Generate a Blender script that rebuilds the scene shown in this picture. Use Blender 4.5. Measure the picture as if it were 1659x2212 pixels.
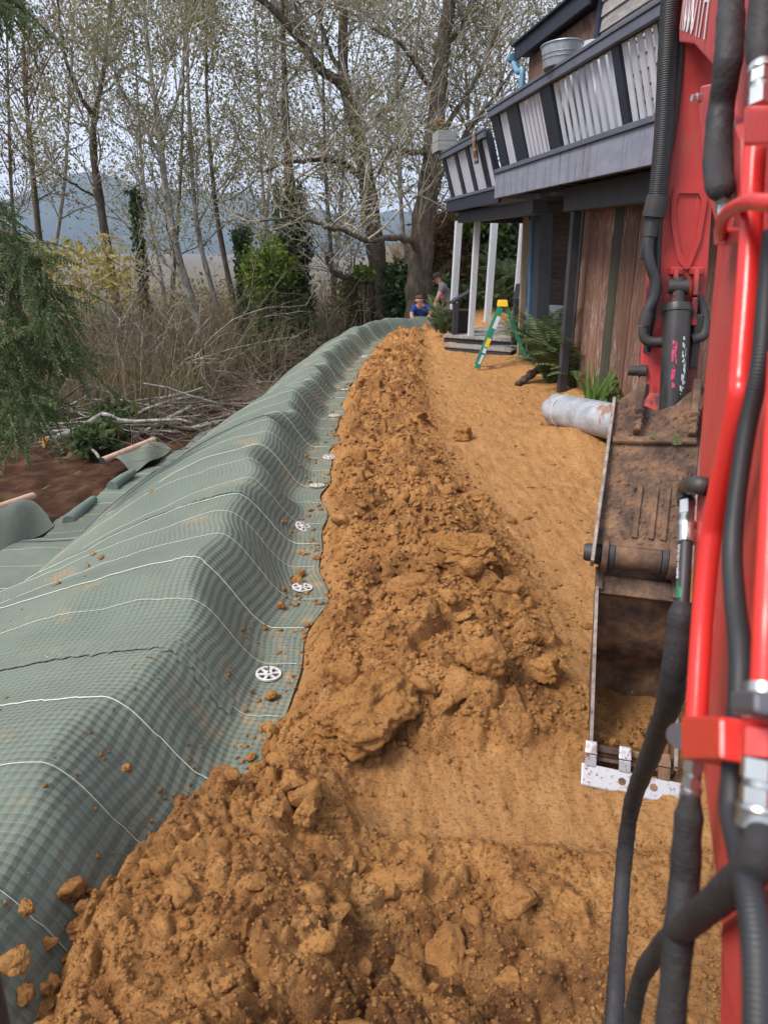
import bpy, bmesh, math, random
import numpy as np
from mathutils import Vector, Matrix

scene = bpy.context.scene
for o in list(bpy.data.objects):
    bpy.data.objects.remove(o)
COL = scene.collection
R = math.radians
random.seed(7)

# ---------------------------------------------------------------- camera
CAMZ = 1.9
PITCH = R(19.8)
F = 1597.0                      # focal length in units of a 1659 x 2212 frame
cam = bpy.data.cameras.new('camera')
cam.sensor_fit = 'VERTICAL'; cam.sensor_height = 36.0; cam.sensor_width = 27.0
cam.lens = 36.0 * F / 2212.0
cam.clip_start = 0.02; cam.clip_end = 20000
cam.dof.use_dof = True; cam.dof.focus_distance = 6.0; cam.dof.aperture_fstop = 8.5
camo = bpy.data.objects.new('camera', cam); COL.objects.link(camo)
camo.location = (0, 0, CAMZ); camo.rotation_euler = (R(90) - PITCH, 0, 0)
scene.camera = camo

# ---------------------------------------------------------------- sky and light
SUN_EL, SUN_AZ = R(52), R(-118)     # azimuth from +Y towards +X (negative: from the left)
world = bpy.data.worlds.new('World'); scene.world = world; world.use_nodes = True
nt = world.node_tree; nt.nodes.clear()
wout = nt.nodes.new('ShaderNodeOutputWorld'); bg = nt.nodes.new('ShaderNodeBackground')
sky = nt.nodes.new('ShaderNodeTexSky'); sky.sky_type = 'NISHITA'; sky.sun_disc = False
sky.sun_elevation = SUN_EL; sky.sun_rotation = SUN_AZ
sky.air_density = 1.0; sky.dust_density = 2.0; sky.ozone_density = 1.0
mixw = nt.nodes.new('ShaderNodeMix'); mixw.data_type = 'RGBA'
tcw = nt.nodes.new('ShaderNodeTexCoord'); mpw = nt.nodes.new('ShaderNodeMapping')
mpw.inputs['Scale'].default_value = (1.4, 1.4, 4.0)
nzw = nt.nodes.new('ShaderNodeTexNoise'); nzw.inputs['Scale'].default_value = 1.6
nzw.inputs['Detail'].default_value = 5; nzw.inputs['Roughness'].default_value = 0.55
rmw = nt.nodes.new('ShaderNodeMapRange')
rmw.inputs['From Min'].default_value = 0.3; rmw.inputs['From Max'].default_value = 0.75
rmw.inputs['To Min'].default_value = 0.80; rmw.inputs['To Max'].default_value = 0.97
nt.links.new(tcw.outputs['Generated'], mpw.inputs['Vector'])
nt.links.new(mpw.outputs['Vector'], nzw.inputs['Vector'])
nt.links.new(nzw.outputs['Fac'], rmw.inputs['Value'])
nt.links.new(rmw.outputs['Result'], mixw.inputs[0])
nt.links.new(sky.outputs['Color'], mixw.inputs[6])
mixw.inputs[7].default_value = (6.0, 6.6, 7.9, 1)      # thin high overcast
nt.links.new(mixw.outputs[2], bg.inputs['Color'])
bg.inputs['Strength'].default_value = 0.058
nt.links.new(bg.outputs['Background'], wout.inputs['Surface'])
sunl = bpy.data.lights.new('sun', 'SUN'); sunl.energy = 1.5; sunl.angle = R(22)
sunl.color = (1.0, 0.95, 0.88)
suno = bpy.data.objects.new('sun', sunl); COL.objects.link(suno)
_d = Vector((math.sin(SUN_AZ) * math.cos(SUN_EL), math.cos(SUN_AZ) * math.cos(SUN_EL), math.sin(SUN_EL)))
suno.rotation_euler = _d.to_track_quat('Z', 'Y').to_euler()
scene.view_settings.view_transform = 'Standard'; scene.view_settings.look = 'None'
scene.view_settings.exposure = 1.6; scene.view_settings.gamma = 1.0
scene.view_settings.use_curve_mapping = False
scene.render.engine = 'CYCLES'
scene.cycles.max_bounces = 6; scene.cycles.transparent_max_bounces = 8
scene.cycles.volume_bounces = 0
scene.cycles.use_denoising = True

# ---------------------------------------------------------------- helpers
_cp, _sp = math.cos(PITCH), math.sin(PITCH)
def ray(u, v):
    dx = (u - 829.5) / F; dy = (1106.0 - v) / F
    return Vector((dx, _cp + dy * _sp, -_sp + dy * _cp))
def P(u, v, D):                  # world point seen in that direction, D metres ahead
    r = ray(u, v); return Vector((0, 0, CAMZ)) + r * (D / r.y)
def PZ(u, v, z):                 # ... on the level z
    r = ray(u, v); return Vector((0, 0, CAMZ)) + r * ((z - CAMZ) / r.z)

def wloc(o):
    l = Vector((0, 0, 0))
    while o is not None:
        l += o.location; o = o.parent
    return l
def tag(o, label=None, cat=None, group=None, kind=None):
    if label: o['label'] = label
    if cat: o['category'] = cat
    if group: o['group'] = group
    if kind: o['kind'] = kind
    return o
def empty(name, loc, label=None, cat=None, group=None):
    o = bpy.data.objects.new(name, None); COL.objects.link(o); o.location = loc
    o.empty_display_size = 0.1
    return tag(o, label, cat, group)
def link(name, me, parent=None):
    o = bpy.data.objects.new(name, me); COL.objects.link(o)
    if parent is not None: o.parent = parent
    return o
def npmesh(name, co, faces, mat, parent=None, smooth=False, uv=None):
    """co (n,3) world coordinates, faces (m,k) array of equal size k"""
    co = np.asarray(co, dtype=np.float32).copy(); faces = np.asarray(faces, dtype=np.int32)
    off = wloc(parent) if parent is not None else Vector((0, 0, 0))
    co -= np.array(off, dtype=np.float32)
    me = bpy.data.meshes.new(name)
    k = faces.shape[1]
    me.vertices.add(len(co)); me.vertices.foreach_set('co', co.ravel())
    me.loops.add(faces.size); me.loops.foreach_set('vertex_index', faces.ravel())
    me.polygons.add(len(faces))
    me.polygons.foreach_set('loop_start', np.arange(0, faces.size, k, dtype=np.int32))
    try: me.polygons.foreach_set('loop_total', np.full(len(faces), k, dtype=np.int32))
    except Exception: pass
    if smooth: me.polygons.foreach_set('use_smooth', np.ones(len(faces), dtype=bool))
    if uv is not None:
        ul = me.uv_layers.new(name='UVMap')
        ul.data.foreach_set('uv', np.asarray(uv, dtype=np.float32)[faces.ravel()].ravel())
    me.update(calc_edges=True); me.validate()
    if mat is not None: me.materials.append(mat)
    return link(name, me, parent)

class MB:
    def __init__(s): s.v = []; s.f = []; s.m = []
    def add(s, vs, fs, mi=0):
        b = len(s.v); s.v.extend([tuple(p) for p in vs])
        for f in fs: s.f.append(tuple(i + b for i in f)); s.m.append(mi)
        return s
    def box(s, c, size, rot=None, taper=1.0, mi=0):
        hx, hy, hz = size[0] / 2, size[1] / 2, size[2] / 2
        vs = []
        for z, k in ((-hz, 1.0), (hz, taper)):
            for x, y in ((-hx, -hy), (hx, -hy), (hx, hy), (-hx, hy)):
                vs.append(Vector((x * k, y * k, z)))
        if rot is not None: vs = [rot @ p for p in vs]
        c = Vector(c); vs = [p + c for p in vs]
        return s.add(vs, [(3, 2, 1, 0), (4, 5, 6, 7), (0, 1, 5, 4), (1, 2, 6, 5), (2, 3, 7, 6), (3, 0, 4, 7)], mi)
    def beam(s, a, b, w, h, up=(0, 0, 1), mi=0, w2=None, h2=None):
        a, b = Vector(a), Vector(b); d = (b - a).normalized()
        sd = d.cross(Vector(up))
        if sd.length < 1e-5: sd = d.cross(Vector((0, 1, 0)))
        sd.normalize(); u = sd.cross(d)
        vs = []
        for p, ww, hh in ((a, w, h), (b, w2 or w, h2 or h)):
            for i, j in ((-1, -1), (1, -1), (1, 1), (-1, 1)):
                vs.append(p + sd * (i * ww / 2) + u * (j * hh / 2))
        return s.add(vs, [(3, 2, 1, 0), (4, 5, 6, 7), (0, 1, 5, 4), (1, 2, 6, 5), (2, 3, 7, 6), (3, 0, 4, 7)], mi)
    def tube(s, pts, rad, n=8, caps=True, mi=0, squash=1.0):
        pts = [Vector(p) for p in pts]
        if not hasattr(rad, '__len__'): rad = [rad] * len(pts)
        base = len(s.v); up = None
        for i, p in enumerate(pts):
            a = pts[max(i - 1, 0)]; b = pts[min(i + 1, len(pts) - 1)]
            d = (b - a)
            d = d.normalized() if d.length > 1e-9 else Vector((0, 0, 1))
            if up is None:
                up = Vector((0, 0, 1)) if abs(d.z) < .9 else Vector((1, 0, 0))
            up = up - d * up.dot(d)
            if up.length < 1e-6: up = d.orthogonal()
            up.normalize(); sd = d.cross(up)
            for k in range(n):
                t = 2 * math.pi * k / n
                s.v.append(tuple(p + (up * math.cos(t) * squash + sd * math.sin(t)) * rad[i]))
        for i in range(len(pts) - 1):
            for k in range(n):
                a = base + i * n + k; b = base + i * n + (k + 1) % n
                s.f.append((a, b, b + n, a + n)); s.m.append(mi)
        if caps:
            s.f.append(tuple(base + k for k in reversed(range(n)))); s.m.append(mi)
            e = base + (len(pts) - 1) * n
            s.f.append(tuple(e + k for k in range(n))); s.m.append(mi)
        return s
    def lathe(s, c, axis, prof, n=24, mi=0):
        """prof: list of (along, radius)"""
        c = Vector(c); ax = Vector(axis).normalized()
        return s.tube([c + ax * a for a, r in prof], [max(r, 1e-4) for a, r in prof], n, True, mi)
    def prism(s, poly, off, mi=0):
        """closed polygon of 3D points extruded by vector off"""
        n = len(poly); off = Vector(off)
        vs = [Vector(p) for p in poly] + [Vector(p) + off for p in poly]
        fs = [tuple(range(n - 1, -1, -1)), tuple(range(n, 2 * n))]
        fs += [(i, (i + 1) % n, n + (i + 1) % n, n + i) for i in range(n)]
        return s.add(vs, fs, mi)
    def build(s, name, mats, parent=None, smooth=False, bevel=0.0, seg=2, sharp=True):
        off = wloc(parent) if parent is not None else Vector((0, 0, 0))
        me = bpy.data.meshes.new(name)
        me.from_pydata([tuple(Vector(p) - off) for p in s.v], [], s.f)
        if not isinstance(mats, (list, tuple)): mats = [mats]
        for m in mats: me.materials.append(m)
        if len(mats) > 1: me.polygons.foreach_set('material_index', s.m)
        me.update()
        bm = bmesh.new(); bm.from_mesh(me)
        bmesh.ops.recalc_face_normals(bm, faces=bm.faces)
        if bevel > 0:
            es = [e for e in bm.edges if len(e.link_faces) == 2 and e.calc_face_angle(0) > R(40)]
            bmesh.ops.bevel(bm, geom=es, offset=bevel, segments=seg, profile=.6, affect='EDGES', clamp_overlap=True)
        bm.to_mesh(me); bm.free()
        if smooth:
            me.polygons.foreach_set('use_smooth', np.ones(len(me.polygons), dtype=bool))
            if sharp:
                try: me.set_sharp_from_angle(angle=R(38))
                except Exception: pass
        return link(name, me, parent)

def spline(pts, n):
    """Catmull-Rom through points, n samples per span"""
    pts = [Vector(p) for p in pts]; out = []
    q = [pts[0] * 2 - pts[1]] + pts + [pts[-1] * 2 - pts[-2]]
    for i in range(1, len(q) - 2):
        for k in range(n):
            t = k / n; a, b, c, d = q[i - 1], q[i], q[i + 1], q[i + 2]
            out.append(.5 * ((2 * b) + (c - a) * t + (2 * a - 5 * b + 4 * c - d) * t * t + (3 * b - a - 3 * c + d) * t ** 3))
    out.append(pts[-1]); return out

# numpy noise
def _h(ix, iy, s):
    n = (ix.astype(np.int64) * 374761393 + iy.astype(np.int64) * 668265263 + s * 982451653) & 0x7fffffff
    n = ((n ^ (n >> 13)) * 1274126177) & 0x7fffffff
    n = n ^ (n >> 16)
    return (n & 0xffffff) / float(0x1000000)
def vnoise(x, y, s=0):
    ix = np.floor(x); iy = np.floor(y); fx = x - ix; fy = y - iy
    fx = fx * fx * (3 - 2 * fx); fy = fy * fy * (3 - 2 * fy)
    a = _h(ix, iy, s); b = _h(ix + 1, iy, s); c = _h(ix, iy + 1, s); d = _h(ix + 1, iy + 1, s)
    return (a + (b - a) * fx) * (1 - fy) + (c + (d - c) * fx) * fy
def fbm(x, y, o=4, s=0, g=.5):
    t = 0; a = 1.0; w = 0
    for k in range(o):
        t = t + a * (vnoise(x * 2 ** k + 17.3 * k, y * 2 ** k - 9.1 * k, s + k) - .5); w += a; a *= g
    return t / w * 2
def worley(x, y, s=0):
    ix = np.floor(x); iy = np.floor(y)
    f1 = np.full(x.shape, 9.0); f2 = np.full(x.shape, 9.0); idv = np.zeros(x.shape)
    for i in (-1, 0, 1):
        for j in (-1, 0, 1):
            cx = ix + i; cy = iy + j
            px = cx + _h(cx, cy, s + 11); py = cy + _h(cx, cy, s + 23); v = _h(cx, cy, s + 37)
            d = np.hypot(px - x, py - y)
            m = d < f1
            f2 = np.where(m, f1, np.minimum(f2, d)); idv = np.where(m, v, idv); f1 = np.where(m, d, f1)
    return f1, f2, idv
def sst(a, b, x):
    t = np.clip((x - a) / (b - a), 0, 1); return t * t * (3 - 2 * t)

# ---------------------------------------------------------------- materials
class NT:
    def __init__(s, name):
        s.m = bpy.data.materials.new(name); s.m.use_nodes = True
        s.t = s.m.node_tree; s.b = s.t.nodes['Principled BSDF']
        s.out = s.t.nodes['Material Output']
        s.tc = s.t.nodes.new('ShaderNodeTexCoord')
    def n(s, kind): return s.t.nodes.new(kind)
    def l(s, a, b): s.t.links.new(a, b)
    def mapping(s, scale=(1, 1, 1), co='Object', rot=(0, 0, 0)):
        m = s.n('ShaderNodeMapping'); m.inputs['Scale'].default_value = scale
        m.inputs['Rotation'].default_value = rot
        s.l(s.tc.outputs[co], m.inputs['Vector']); return m.outputs['Vector']
    def noise(s, vec, scale, detail=4, rough=.55, dist=0):
        k = s.n('ShaderNodeTexNoise'); k.inputs['Scale'].default_value = scale
        k.inputs['Detail'].default_value = detail; k.inputs['Roughness'].default_value = rough
        k.inputs['Distortion'].default_value = dist
        if vec is not None: s.l(vec, k.inputs['Vector'])
        return k.outputs['Fac']
    def ramp(s, fac, stops):
        k = s.n('ShaderNodeValToRGB'); e = k.color_ramp.elements
        while len(e) < len(stops): e.new(.5)
        for i, (p, c) in enumerate(stops):
            e[i].position = p; e[i].color = (*c, 1) if len(c) == 3 else c
        s.l(fac, k.inputs['Fac']); return k.outputs['Color']
    def mix(s, fac, a, b, mode='MIX'):
        k = s.n('ShaderNodeMix'); k.data_type = 'RGBA'; k.blend_type = mode
        for sock, v in ((k.inputs[0], fac), (k.inputs[6], a), (k.inputs[7], b)):
            if isinstance(v, (int, float)): sock.default_value = v
            elif isinstance(v, (tuple, list)): sock.default_value = (*v[:3], 1)
            else: s.l(v, sock)
        return k.outputs[2]
    def math(s, op, a, b=0.0):
        k = s.n('ShaderNodeMath'); k.operation = op
        for sock, v in ((k.inputs[0], a), (k.inputs[1], b)):
            if isinstance(v, (int, float)): sock.default_value = v
            else: s.l(v, sock)
        return k.outputs[0]
    def rng(s, v, a, b, c, d):
        k = s.n('ShaderNodeMapRange')
        for nm, x in zip(('From Min', 'From Max', 'To Min', 'To Max'), (a, b, c, d)): k.inputs[nm].default_value = x
        s.l(v, k.inputs['Value']); return k.outputs['Result']
    def orand(s):
        return s.n('ShaderNodeObjectInfo').outputs['Random']
    def bump(s, h, strength=.3, dist=.01, normal=None):
        k = s.n('ShaderNodeBump'); k.inputs['Strength'].default_value = strength
        k.inputs['Distance'].default_value = dist; s.l(h, k.inputs['Height'])
        if normal is not None: s.l(normal, k.inputs['Normal'])
        return k.outputs['Normal']
    def done(s, col=None, rough=.8, normal=None, metal=0.0, spec=None):
        if col is not None:
            if isinstance(col, (tuple, list)): s.b.inputs['Base Color'].default_value = (*col, 1)
            else: s.l(col, s.b.inputs['Base Color'])
        if isinstance(rough, (int, float)): s.b.inputs['Roughness'].default_value = rough
        else: s.l(rough, s.b.inputs['Roughness'])
        s.b.inputs['Metallic'].default_value = metal
        if spec is not None: s.b.inputs['Specular IOR Level'].default_value = spec
        if normal is not None: s.l(normal, s.b.inputs['Normal'])
        return s.m

def simple(name, c1, c2=None, scale=8, rough=.8, bump=.0, bscale=None, metal=0.0, dist=.004, orand=0.0, stretch=(1, 1, 1), spec=None, rv=0.0):
    k = NT(name); vec = k.mapping(stretch)
    f = k.noise(vec, scale, 5)
    f = k.rng(f, .3, .7, 0, 1)
    col = k.mix(f, c1, c2 or tuple(x * .75 for x in c1))
    if orand:
        col = k.mix(1.0, col, k.ramp(k.orand(), [(0, (1 - orand,) * 3), (1, (1 + orand,) * 3)]), 'MULTIPLY')
    nm = k.bump(k.noise(vec, bscale or scale * 4, 5), bump, dist) if bump else None
    r = k.rng(f, 0, 1, max(rough - rv, .05), min(rough + rv, 1)) if rv else rough
    return k.done(col, r, nm, metal, spec)
M = {}
# clay: orange subsoil with darker damp crumbs and pale grains
def clay_mat(name, attr=True):
    k = NT(name); v = k.mapping((1, 1, 1)) if attr else k.n('ShaderNodeNewGeometry').outputs['Position']
    big = k.noise(v, 1.3, 5, .62); mid = k.noise(v, 6, 6, .68); fine = k.noise(v, 70, 4, .7); grit = k.noise(v, 260, 3, .7)
    strk = k.noise(k.mapping((3.0, .55, 1), rot=(0, 0, .14)), 6, 6, .7)
    loose = k.ramp(mid, [(.30, (.225, .092, .032)), (.45, (.48, .222, .076)), (.60, (.61, .300, .104)), (.76, (.72, .41, .175))])
    loose = k.mix(k.rng(big, .52, .66, 0, .60), loose, (.20, .080, .030))
    pack = k.ramp(strk, [(.30, (.39, .178, .060)), (.50, (.57, .285, .105)), (.72, (.67, .365, .150))])
    if attr:
        at = k.n('ShaderNodeAttribute'); at.attribute_name = 'loose'
        f = k.rng(k.math('ADD', at.outputs['Fac'], k.math('MULTIPLY', k.math('SUBTRACT', mid, .5), .35)), .16, .42, 0, 1)
        ad = k.n('ShaderNodeAttribute'); ad.attribute_name = 'damp'
        loose = k.mix(k.math('MULTIPLY', ad.outputs['Fac'], k.rng(mid, .36, .60, .95, .25)), loose, (.150, .064, .027))
        col = k.mix(f, pack, loose)
    else:
        col = k.mix(k.rng(k.orand(), 0, 1, .0, .5), loose, (.56, .265, .078))
    col = k.mix(k.rng(fine, .32, .47, .75, 0), col, (.13, .048, .016))
    fl = k.noise(k.mapping((1, 3.2, 1)) if attr else v, 17, 5, .7)
    col = k.mix(k.rng(fl, .60, .70, 0, .65), col, (.16, .062, .022))
    col = k.mix(k.rng(grit, .58, .70, 0, .7), col, (.66, .42, .19))
    h1 = k.noise(v, 18, 8, .78)
    n1 = k.bump(h1, 1.0, .05)
    n2 = k.bump(fine, .8, .013, n1)
    n2 = k.bump(grit, .6, .005, n2)
    return k.done(col, .95, n2, spec=.15)
M['clay'] = clay_mat('clay')
M['clod'] = clay_mat('clay_clod', False)

k = NT('mulch_soil'); v = k.mapping((1, 1, 1))
a = k.noise(v, 3, 6, .6); b = k.noise(k.mapping((1, 3, 1)), 40, 5, .7)
col = k.ramp(a, [(.3, (.034, .017, .011)), (.5, (.070, .033, .019)), (.68, (.135, .070, .036))])
col = k.mix(k.rng(b, .58, .72, 0, .7), col, (.21, .13, .07))
M['mulch'] = k.done(col, .95, k.bump(b, .9, .03), spec=.1)

k = NT('forest_floor'); v = k.mapping((1, 1, 1))
a = k.noise(v, .25, 6, .6); b = k.noise(v, 9, 6, .7)
col = k.ramp(a, [(.3, (.080, .062, .038)), (.5, (.125, .094, .058)), (.7, (.18, .14, .085))])
col = k.mix(k.rng(b, .5, .7, 0, .6), col, (.22, .17, .115))
M['forest_floor'] = k.done(col, .97, k.bump(b, .8, .06), spec=.1)

k = NT('hill_forest'); v = k.mapping((1, 1, 1))
a = k.noise(v, .012, 6, .65)
col = k.ramp(a, [(.3, (.016, .030, .022)), (.7, (.045, .065, .042))])
M['hill'] = k.done(col, 1.0, spec=.0)

# erosion mat: woven green-grey waffle, pale threads, clay dust in places
k = NT('woven_mat'); uv = k.mapping((1, 1, 1), 'UV')
w = k.n('ShaderNodeSeparateXYZ'); k.l(uv, w.inputs[0])
def _tri(sock, per):
    f = k.math('FRACT', k.math('DIVIDE', sock, per)); return k.math('ABSOLUTE', k.math('SUBTRACT', f, .5))   # 0 centre .. .5 at thread
tu = _tri(w.outputs[0], .030); tv = _tri(w.outputs[1], .030)
th = k.math('MAXIMUM', k.rng(tu, .42, .48, 0, 1), k.math('MULTIPLY', k.rng(tv, .42, .48, 0, 1), .6))
geo = k.noise(uv, 1.3, 5, .6); fi = k.noise(uv, 90, 4, .6)
col = k.ramp(geo, [(.3, (.118, .138, .110)), (.7, (.168, .190, .148))])
col = k.mix(k.rng(fi, .35, .7, .0, .35), col, (.095, .120, .098))
col = k.mix(k.math('MULTIPLY', th, .16), col, (.42, .45, .36))
dn = k.math('MULTIPLY', k.rng(k.noise(uv, 2.1, 4, .6), .60, .72, 0, 1), k.rng(k.noise(uv, 60, 4, .7), .44, .60, 0, 1))
dn2 = k.math('MULTIPLY', k.rng(w.outputs[1], .0, .42, .85, 0), k.rng(k.noise(uv, 9, 5, .7), .50, .66, 0, 1))
col = k.mix(k.math('MAXIMUM', k.math('MULTIPLY', dn, .75), k.math('MULTIPLY', dn2, .65)), col, (.46, .25, .10))
pyr = k.math('ADD', k.math('MULTIPLY', tu, -1.0), k.math('MULTIPLY', tv, -1.0))
nn = k.bump(pyr, .55, .012); nn = k.bump(fi, .3, .003, nn)
M['mat'] = k.done(col, .85, nn, spec=.25)
M['mat_plain'] = simple('mat_underside', (.16, .20, .165), (.115, .148, .122), 30, .85, .4, 200)
M['yarn'] = simple('white_yarn', (.74, .76, .66), (.6, .62, .54), 40, .8)
M['disc'] = simple('white_plastic', (.66, .67, .68), (.46, .40, .33), 22, .5)
M['steel_rod'] = simple('steel_rod', (.35, .33, .31), None, 40, .45, metal=.8)
M['cardboard'] = simple('pink_cardboard', (.56, .36, .27), (.46, .28, .20), 20, .8)

# timber
def wood(name, c1, c2, pale=None, amt=0.0, orand=.25, axis=2, rough=.8, bump=.35):
    k = NT(name); sc = [14, 14, 14]; sc[axis] = .9
    v = k.mapping(tuple(sc)); rnd = k.orand()
    add = k.n('ShaderNodeVectorMath'); add.operation = 'ADD'; k.l(v, add.inputs[0])
    cb = k.n('ShaderNodeCombineXYZ')
    for i in range(3): k.l(k.math('MULTIPLY', rnd, 37.0 + 11 * i), cb.inputs[i])
    k.l(cb.outputs[0], add.inputs[1]); vv = add.outputs[0]
    g = k.noise(vv, 1.6, 7, .68, .3); fine = k.noise(vv, 6, 6, .7)
    col = k.mix(k.rng(g, .32, .68, 0, 1), c1, c2)
    if pale:
        p = k.math('MULTIPLY', k.rng(k.noise(k.mapping((2.2, 2.2, 1.1)), 1.3, 4), .45, .7, .15, 1), k.rng(fine, .52, .62, 0, 1))
        col = k.mix(k.math('MULTIPLY', p, amt), col, pale)
    col = k.mix(1.0, col, k.ramp(rnd, [(0, (1 - orand,) * 3), (1, (1 + orand,) * 3)]), 'MULTIPLY')
    return k.done(col, rough, k.bump(fine, bump, .004), spec=.3)
M['plank'] = wood('brown_plank', (.080, .038, .026), (.175, .088, .054), (.42, .36, .32), 1.0, .42)
M['plank_green'] = wood('mossy_plank', (.035, .034, .026), (.075, .075, .050), (.10, .14, .07), .6, .2)
M['clapboard'] = wood('grey_clapboard', (.165, .145, .135), (.36, .33, .32), (.55, .53, .54), .6, .14, axis=1)
M['clapboard_dark'] = wood('brown_clapboard', (.070, .048, .038), (.14, .10, .08), None, 0, .2, axis=0)
M['soffit'] = wood('soffit_plank', (.085, .042, .030), (.22, .12, .082), (.40, .27, .22), .6, .25)
M['deckboard'] = wood('grey_deck_board', (.20, .175, .155), (.36, .325, .295), None, 0, .12, axis=1)
k = NT('worn_lilac_fascia'); g = k.noise(k.mapping((3, .8, 3)), 3, 6, .7); st = k.noise(k.mapping((1, 5.5, .45)), 2.2, 5, .7); fi = k.noise(k.mapping((14, 1.2, 14)), 3, 6, .7)
col = k.mix(k.rng(g, .3, .7, 0, 1), (.165, .17, .215), (.225, .23, .28))
col = k.mix(k.rng(st, .52, .66, 0, .75), col, (.095, .085, .075))
col = k.mix(k.rng(fi, .60, .70, 0, .5), col, (.32, .32, .36))
M['fascia'] = k.done(col, .65, k.bump(fi, .25, .003), spec=.3)
M['navy'] = simple('navy_paint', (.0135, .0165, .031), (.021, .025, .041), 5, .42, .15, 60, orand=.1)
M['charcoal'] = simple('charcoal_paint', (.027, .028, .033), (.042, .042, .048), 6, .55, .15, 60, orand=.1)
M['white'] = simple('white_paint', (.56, .56, .61), (.45, .455, .50), 7, .55, .2, 60, orand=.06, stretch=(3, 3, .6))
M['white_post'] = simple('white_post_paint', (.60, .61, .65), (.50, .50, .53), 7, .55, .2, 60, stretch=(3, 3, .6))
M['slate'] = simple('slate_paint', (.095, .10, .128), (.070, .075, .097), 6, .55, .2, 60)
M['gutter'] = simple('blue_gutter', (.12, .27, .38), (.09, .21, .31), 9, .45)
M['tan_post'] = simple('raw_timber', (.30, .23, .15), (.22, .165, .105), 9, .8)
M['blue_post'] = simple('faded_blue_paint', (.060, .135, .205), (.045, .10, .16), 9, .6)
M['planter_wood'] = wood('grey_planter_board', (.20, .20, .19), (.33, .33, .31), None, 0, .12, axis=0)

# machine
k = NT('red_paint'); v = k.mapping((1, 1, 1))
g = k.noise(v, 3.5, 5); s2 = k.noise(v, 26, 6, .75); s3 = k.noise(k.mapping((1, 1, .35)), 9, 6, .7)
col = k.mix(k.rng(g, .3, .7, 0, 1), (.50, .042, .036), (.40, .036, .032))
col = k.mix(k.rng(s3, .50, .72, 0, .6), col, (.33, .105, .085))
col = k.mix(k.rng(s2, .66, .72, 0, .9), col, (.045, .028, .026))
scr = k.noise(k.mapping((1, 1, .12)), 55, 4, .8)
col = k.mix(k.rng(scr, .66, .72, 0, .7), col, (.62, .30, .27))
_sz = k.n('ShaderNodeSeparateXYZ'); k.l(k.tc.outputs['Object'], _sz.inputs[0])
M['red'] = k.done(col, k.rng(s2, .3, .7, .34, .58), k.bump(s2, .10, .002), spec=.45)
gr = k.math('MULTIPLY', k.rng(_sz.outputs[2], 1.72, 1.83, 1, 0), k.rng(k.noise(k.mapping((1, 1, .6)), 7, 4, .6), .46, .56, 0, 1))
gr = k.math('MULTIPLY', gr, k.rng(_sz.outputs[1], 1.2, 1.5, 0, 1))
k.l(k.mix(k.math('MULTIPLY', gr, .9), col, (.03, .02, .02)), k.b.inputs['Base Color'])     # grease and burnt paint low on the arm
M['red_tube'] = simple('glossy_red_paint', (.68, .030, .024), (.58, .034, .028), 9, .30, .05, 120, rv=.1)
M['black_sleeve'] = simple('black_nylon_sleeve', (.013, .012, .014), (.025, .021, .021), 16, .72, .5, 90, dist=.005, rv=.15)
M['rubber'] = simple('black_rubber', (.018, .018, .020), (.028, .028, .03), 14, .5)
M['black_paint'] = simple('black_paint', (.014, .014, .016), (.044, .036, .032), 7, .42, .15, 90, rv=.12)
M['dusty_black'] = simple('dusty_black', (.045, .039, .037), (.026, .023, .023), 12, .6, .2, 90)
M['zinc'] = simple('zinc_plating', (.62, .62, .60), (.45, .45, .43), 20, .30, metal=.95)
M['grey_plastic'] = simple('grey_plastic', (.075, .078, .09), (.065, .066, .075), 8, .5)
k = NT('muddy_steel'); v = k.mapping((1, 1, 1))
g = k.noise(v, 9, 7, .7); s2 = k.noise(v, 55, 5, .75)
col = k.ramp(g, [(.30, (.034, .019, .013)), (.46, (.082, .045, .029)), (.58, (.165, .088, .048)), (.75, (.29, .165, .082))])
col = k.mix(k.rng(s2, .62, .75, 0, .55), col, (.30, .20, .125))
M['mud_steel'] = k.done(col, .75, k.bump(g, .6, .012), spec=.4)
k = NT('worn_steel'); v = k.mapping((1, 1, 1))
s2 = k.noise(v, 60, 5, .7); g = k.noise(v, 16, 5)
col = k.mix(k.rng(s2, .56, .64, 0, 1), (.40, .385, .40), (.15, .08, .055))
col = k.mix(k.rng(g, .60, .70, 0, .8), col, (.20, .11, .07))
M['worn_steel'] = k.done(col, .5, k.bump(s2, .3, .002), metal=.6)
M['edge_steel'] = simple('scraped_edge', (.34, .29, .26), (.12, .075, .055), 30, .5, .2, 80, metal=.3)
M['lettering'] = simple('pale_lettering', (.78, .74, .76), (.70, .62, .64), 30, .5)
M['sticker_pink'] = simple('pink_sticker', (.55, .03, .12), None, 30, .6)
M['sticker_white'] = simple('white_sticker', (.66, .66, .66), (.4, .4, .4), 60, .6)
M['green_band'] = simple('green_band', (.02, .14, .07), None, 30, .5)

# yard things
M['ladder_green'] = simple('green_fibreglass', (.006, .20, .115), (.008, .165, .095), 9, .45)
M['ladder_yellow'] = simple('yellow_plastic', (.74, .47, .015), (.66, .40, .012), 9, .5)
M['alu'] = simple('aluminium', (.66, .66, .66), (.5, .5, .5), 20, .4, metal=.8)
M['galv'] = simple('galvanised_steel', (.40, .42, .44), (.28, .30, .32), 12, .45, .1, 50, metal=.55)
M['tarp'] = simple('grey_tarp', (.33, .36, .40), (.25, .28, .32), 6, .5, .5, 14)
M['blue_plastic'] = simple('blue_plastic', (.016, .10, .22), (.02, .075, .16), 7, .45)
M['white_plastic'] = simple('dirty_white_plastic', (.66, .66, .66), (.42, .42, .42), 14, .5)
M['pot'] = simple('dark_pot', (.020, .018, .022), (.03, .026, .03), 9, .6)
k = NT('pipe_wrap'); v = k.mapping((1, 1, 1))
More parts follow.
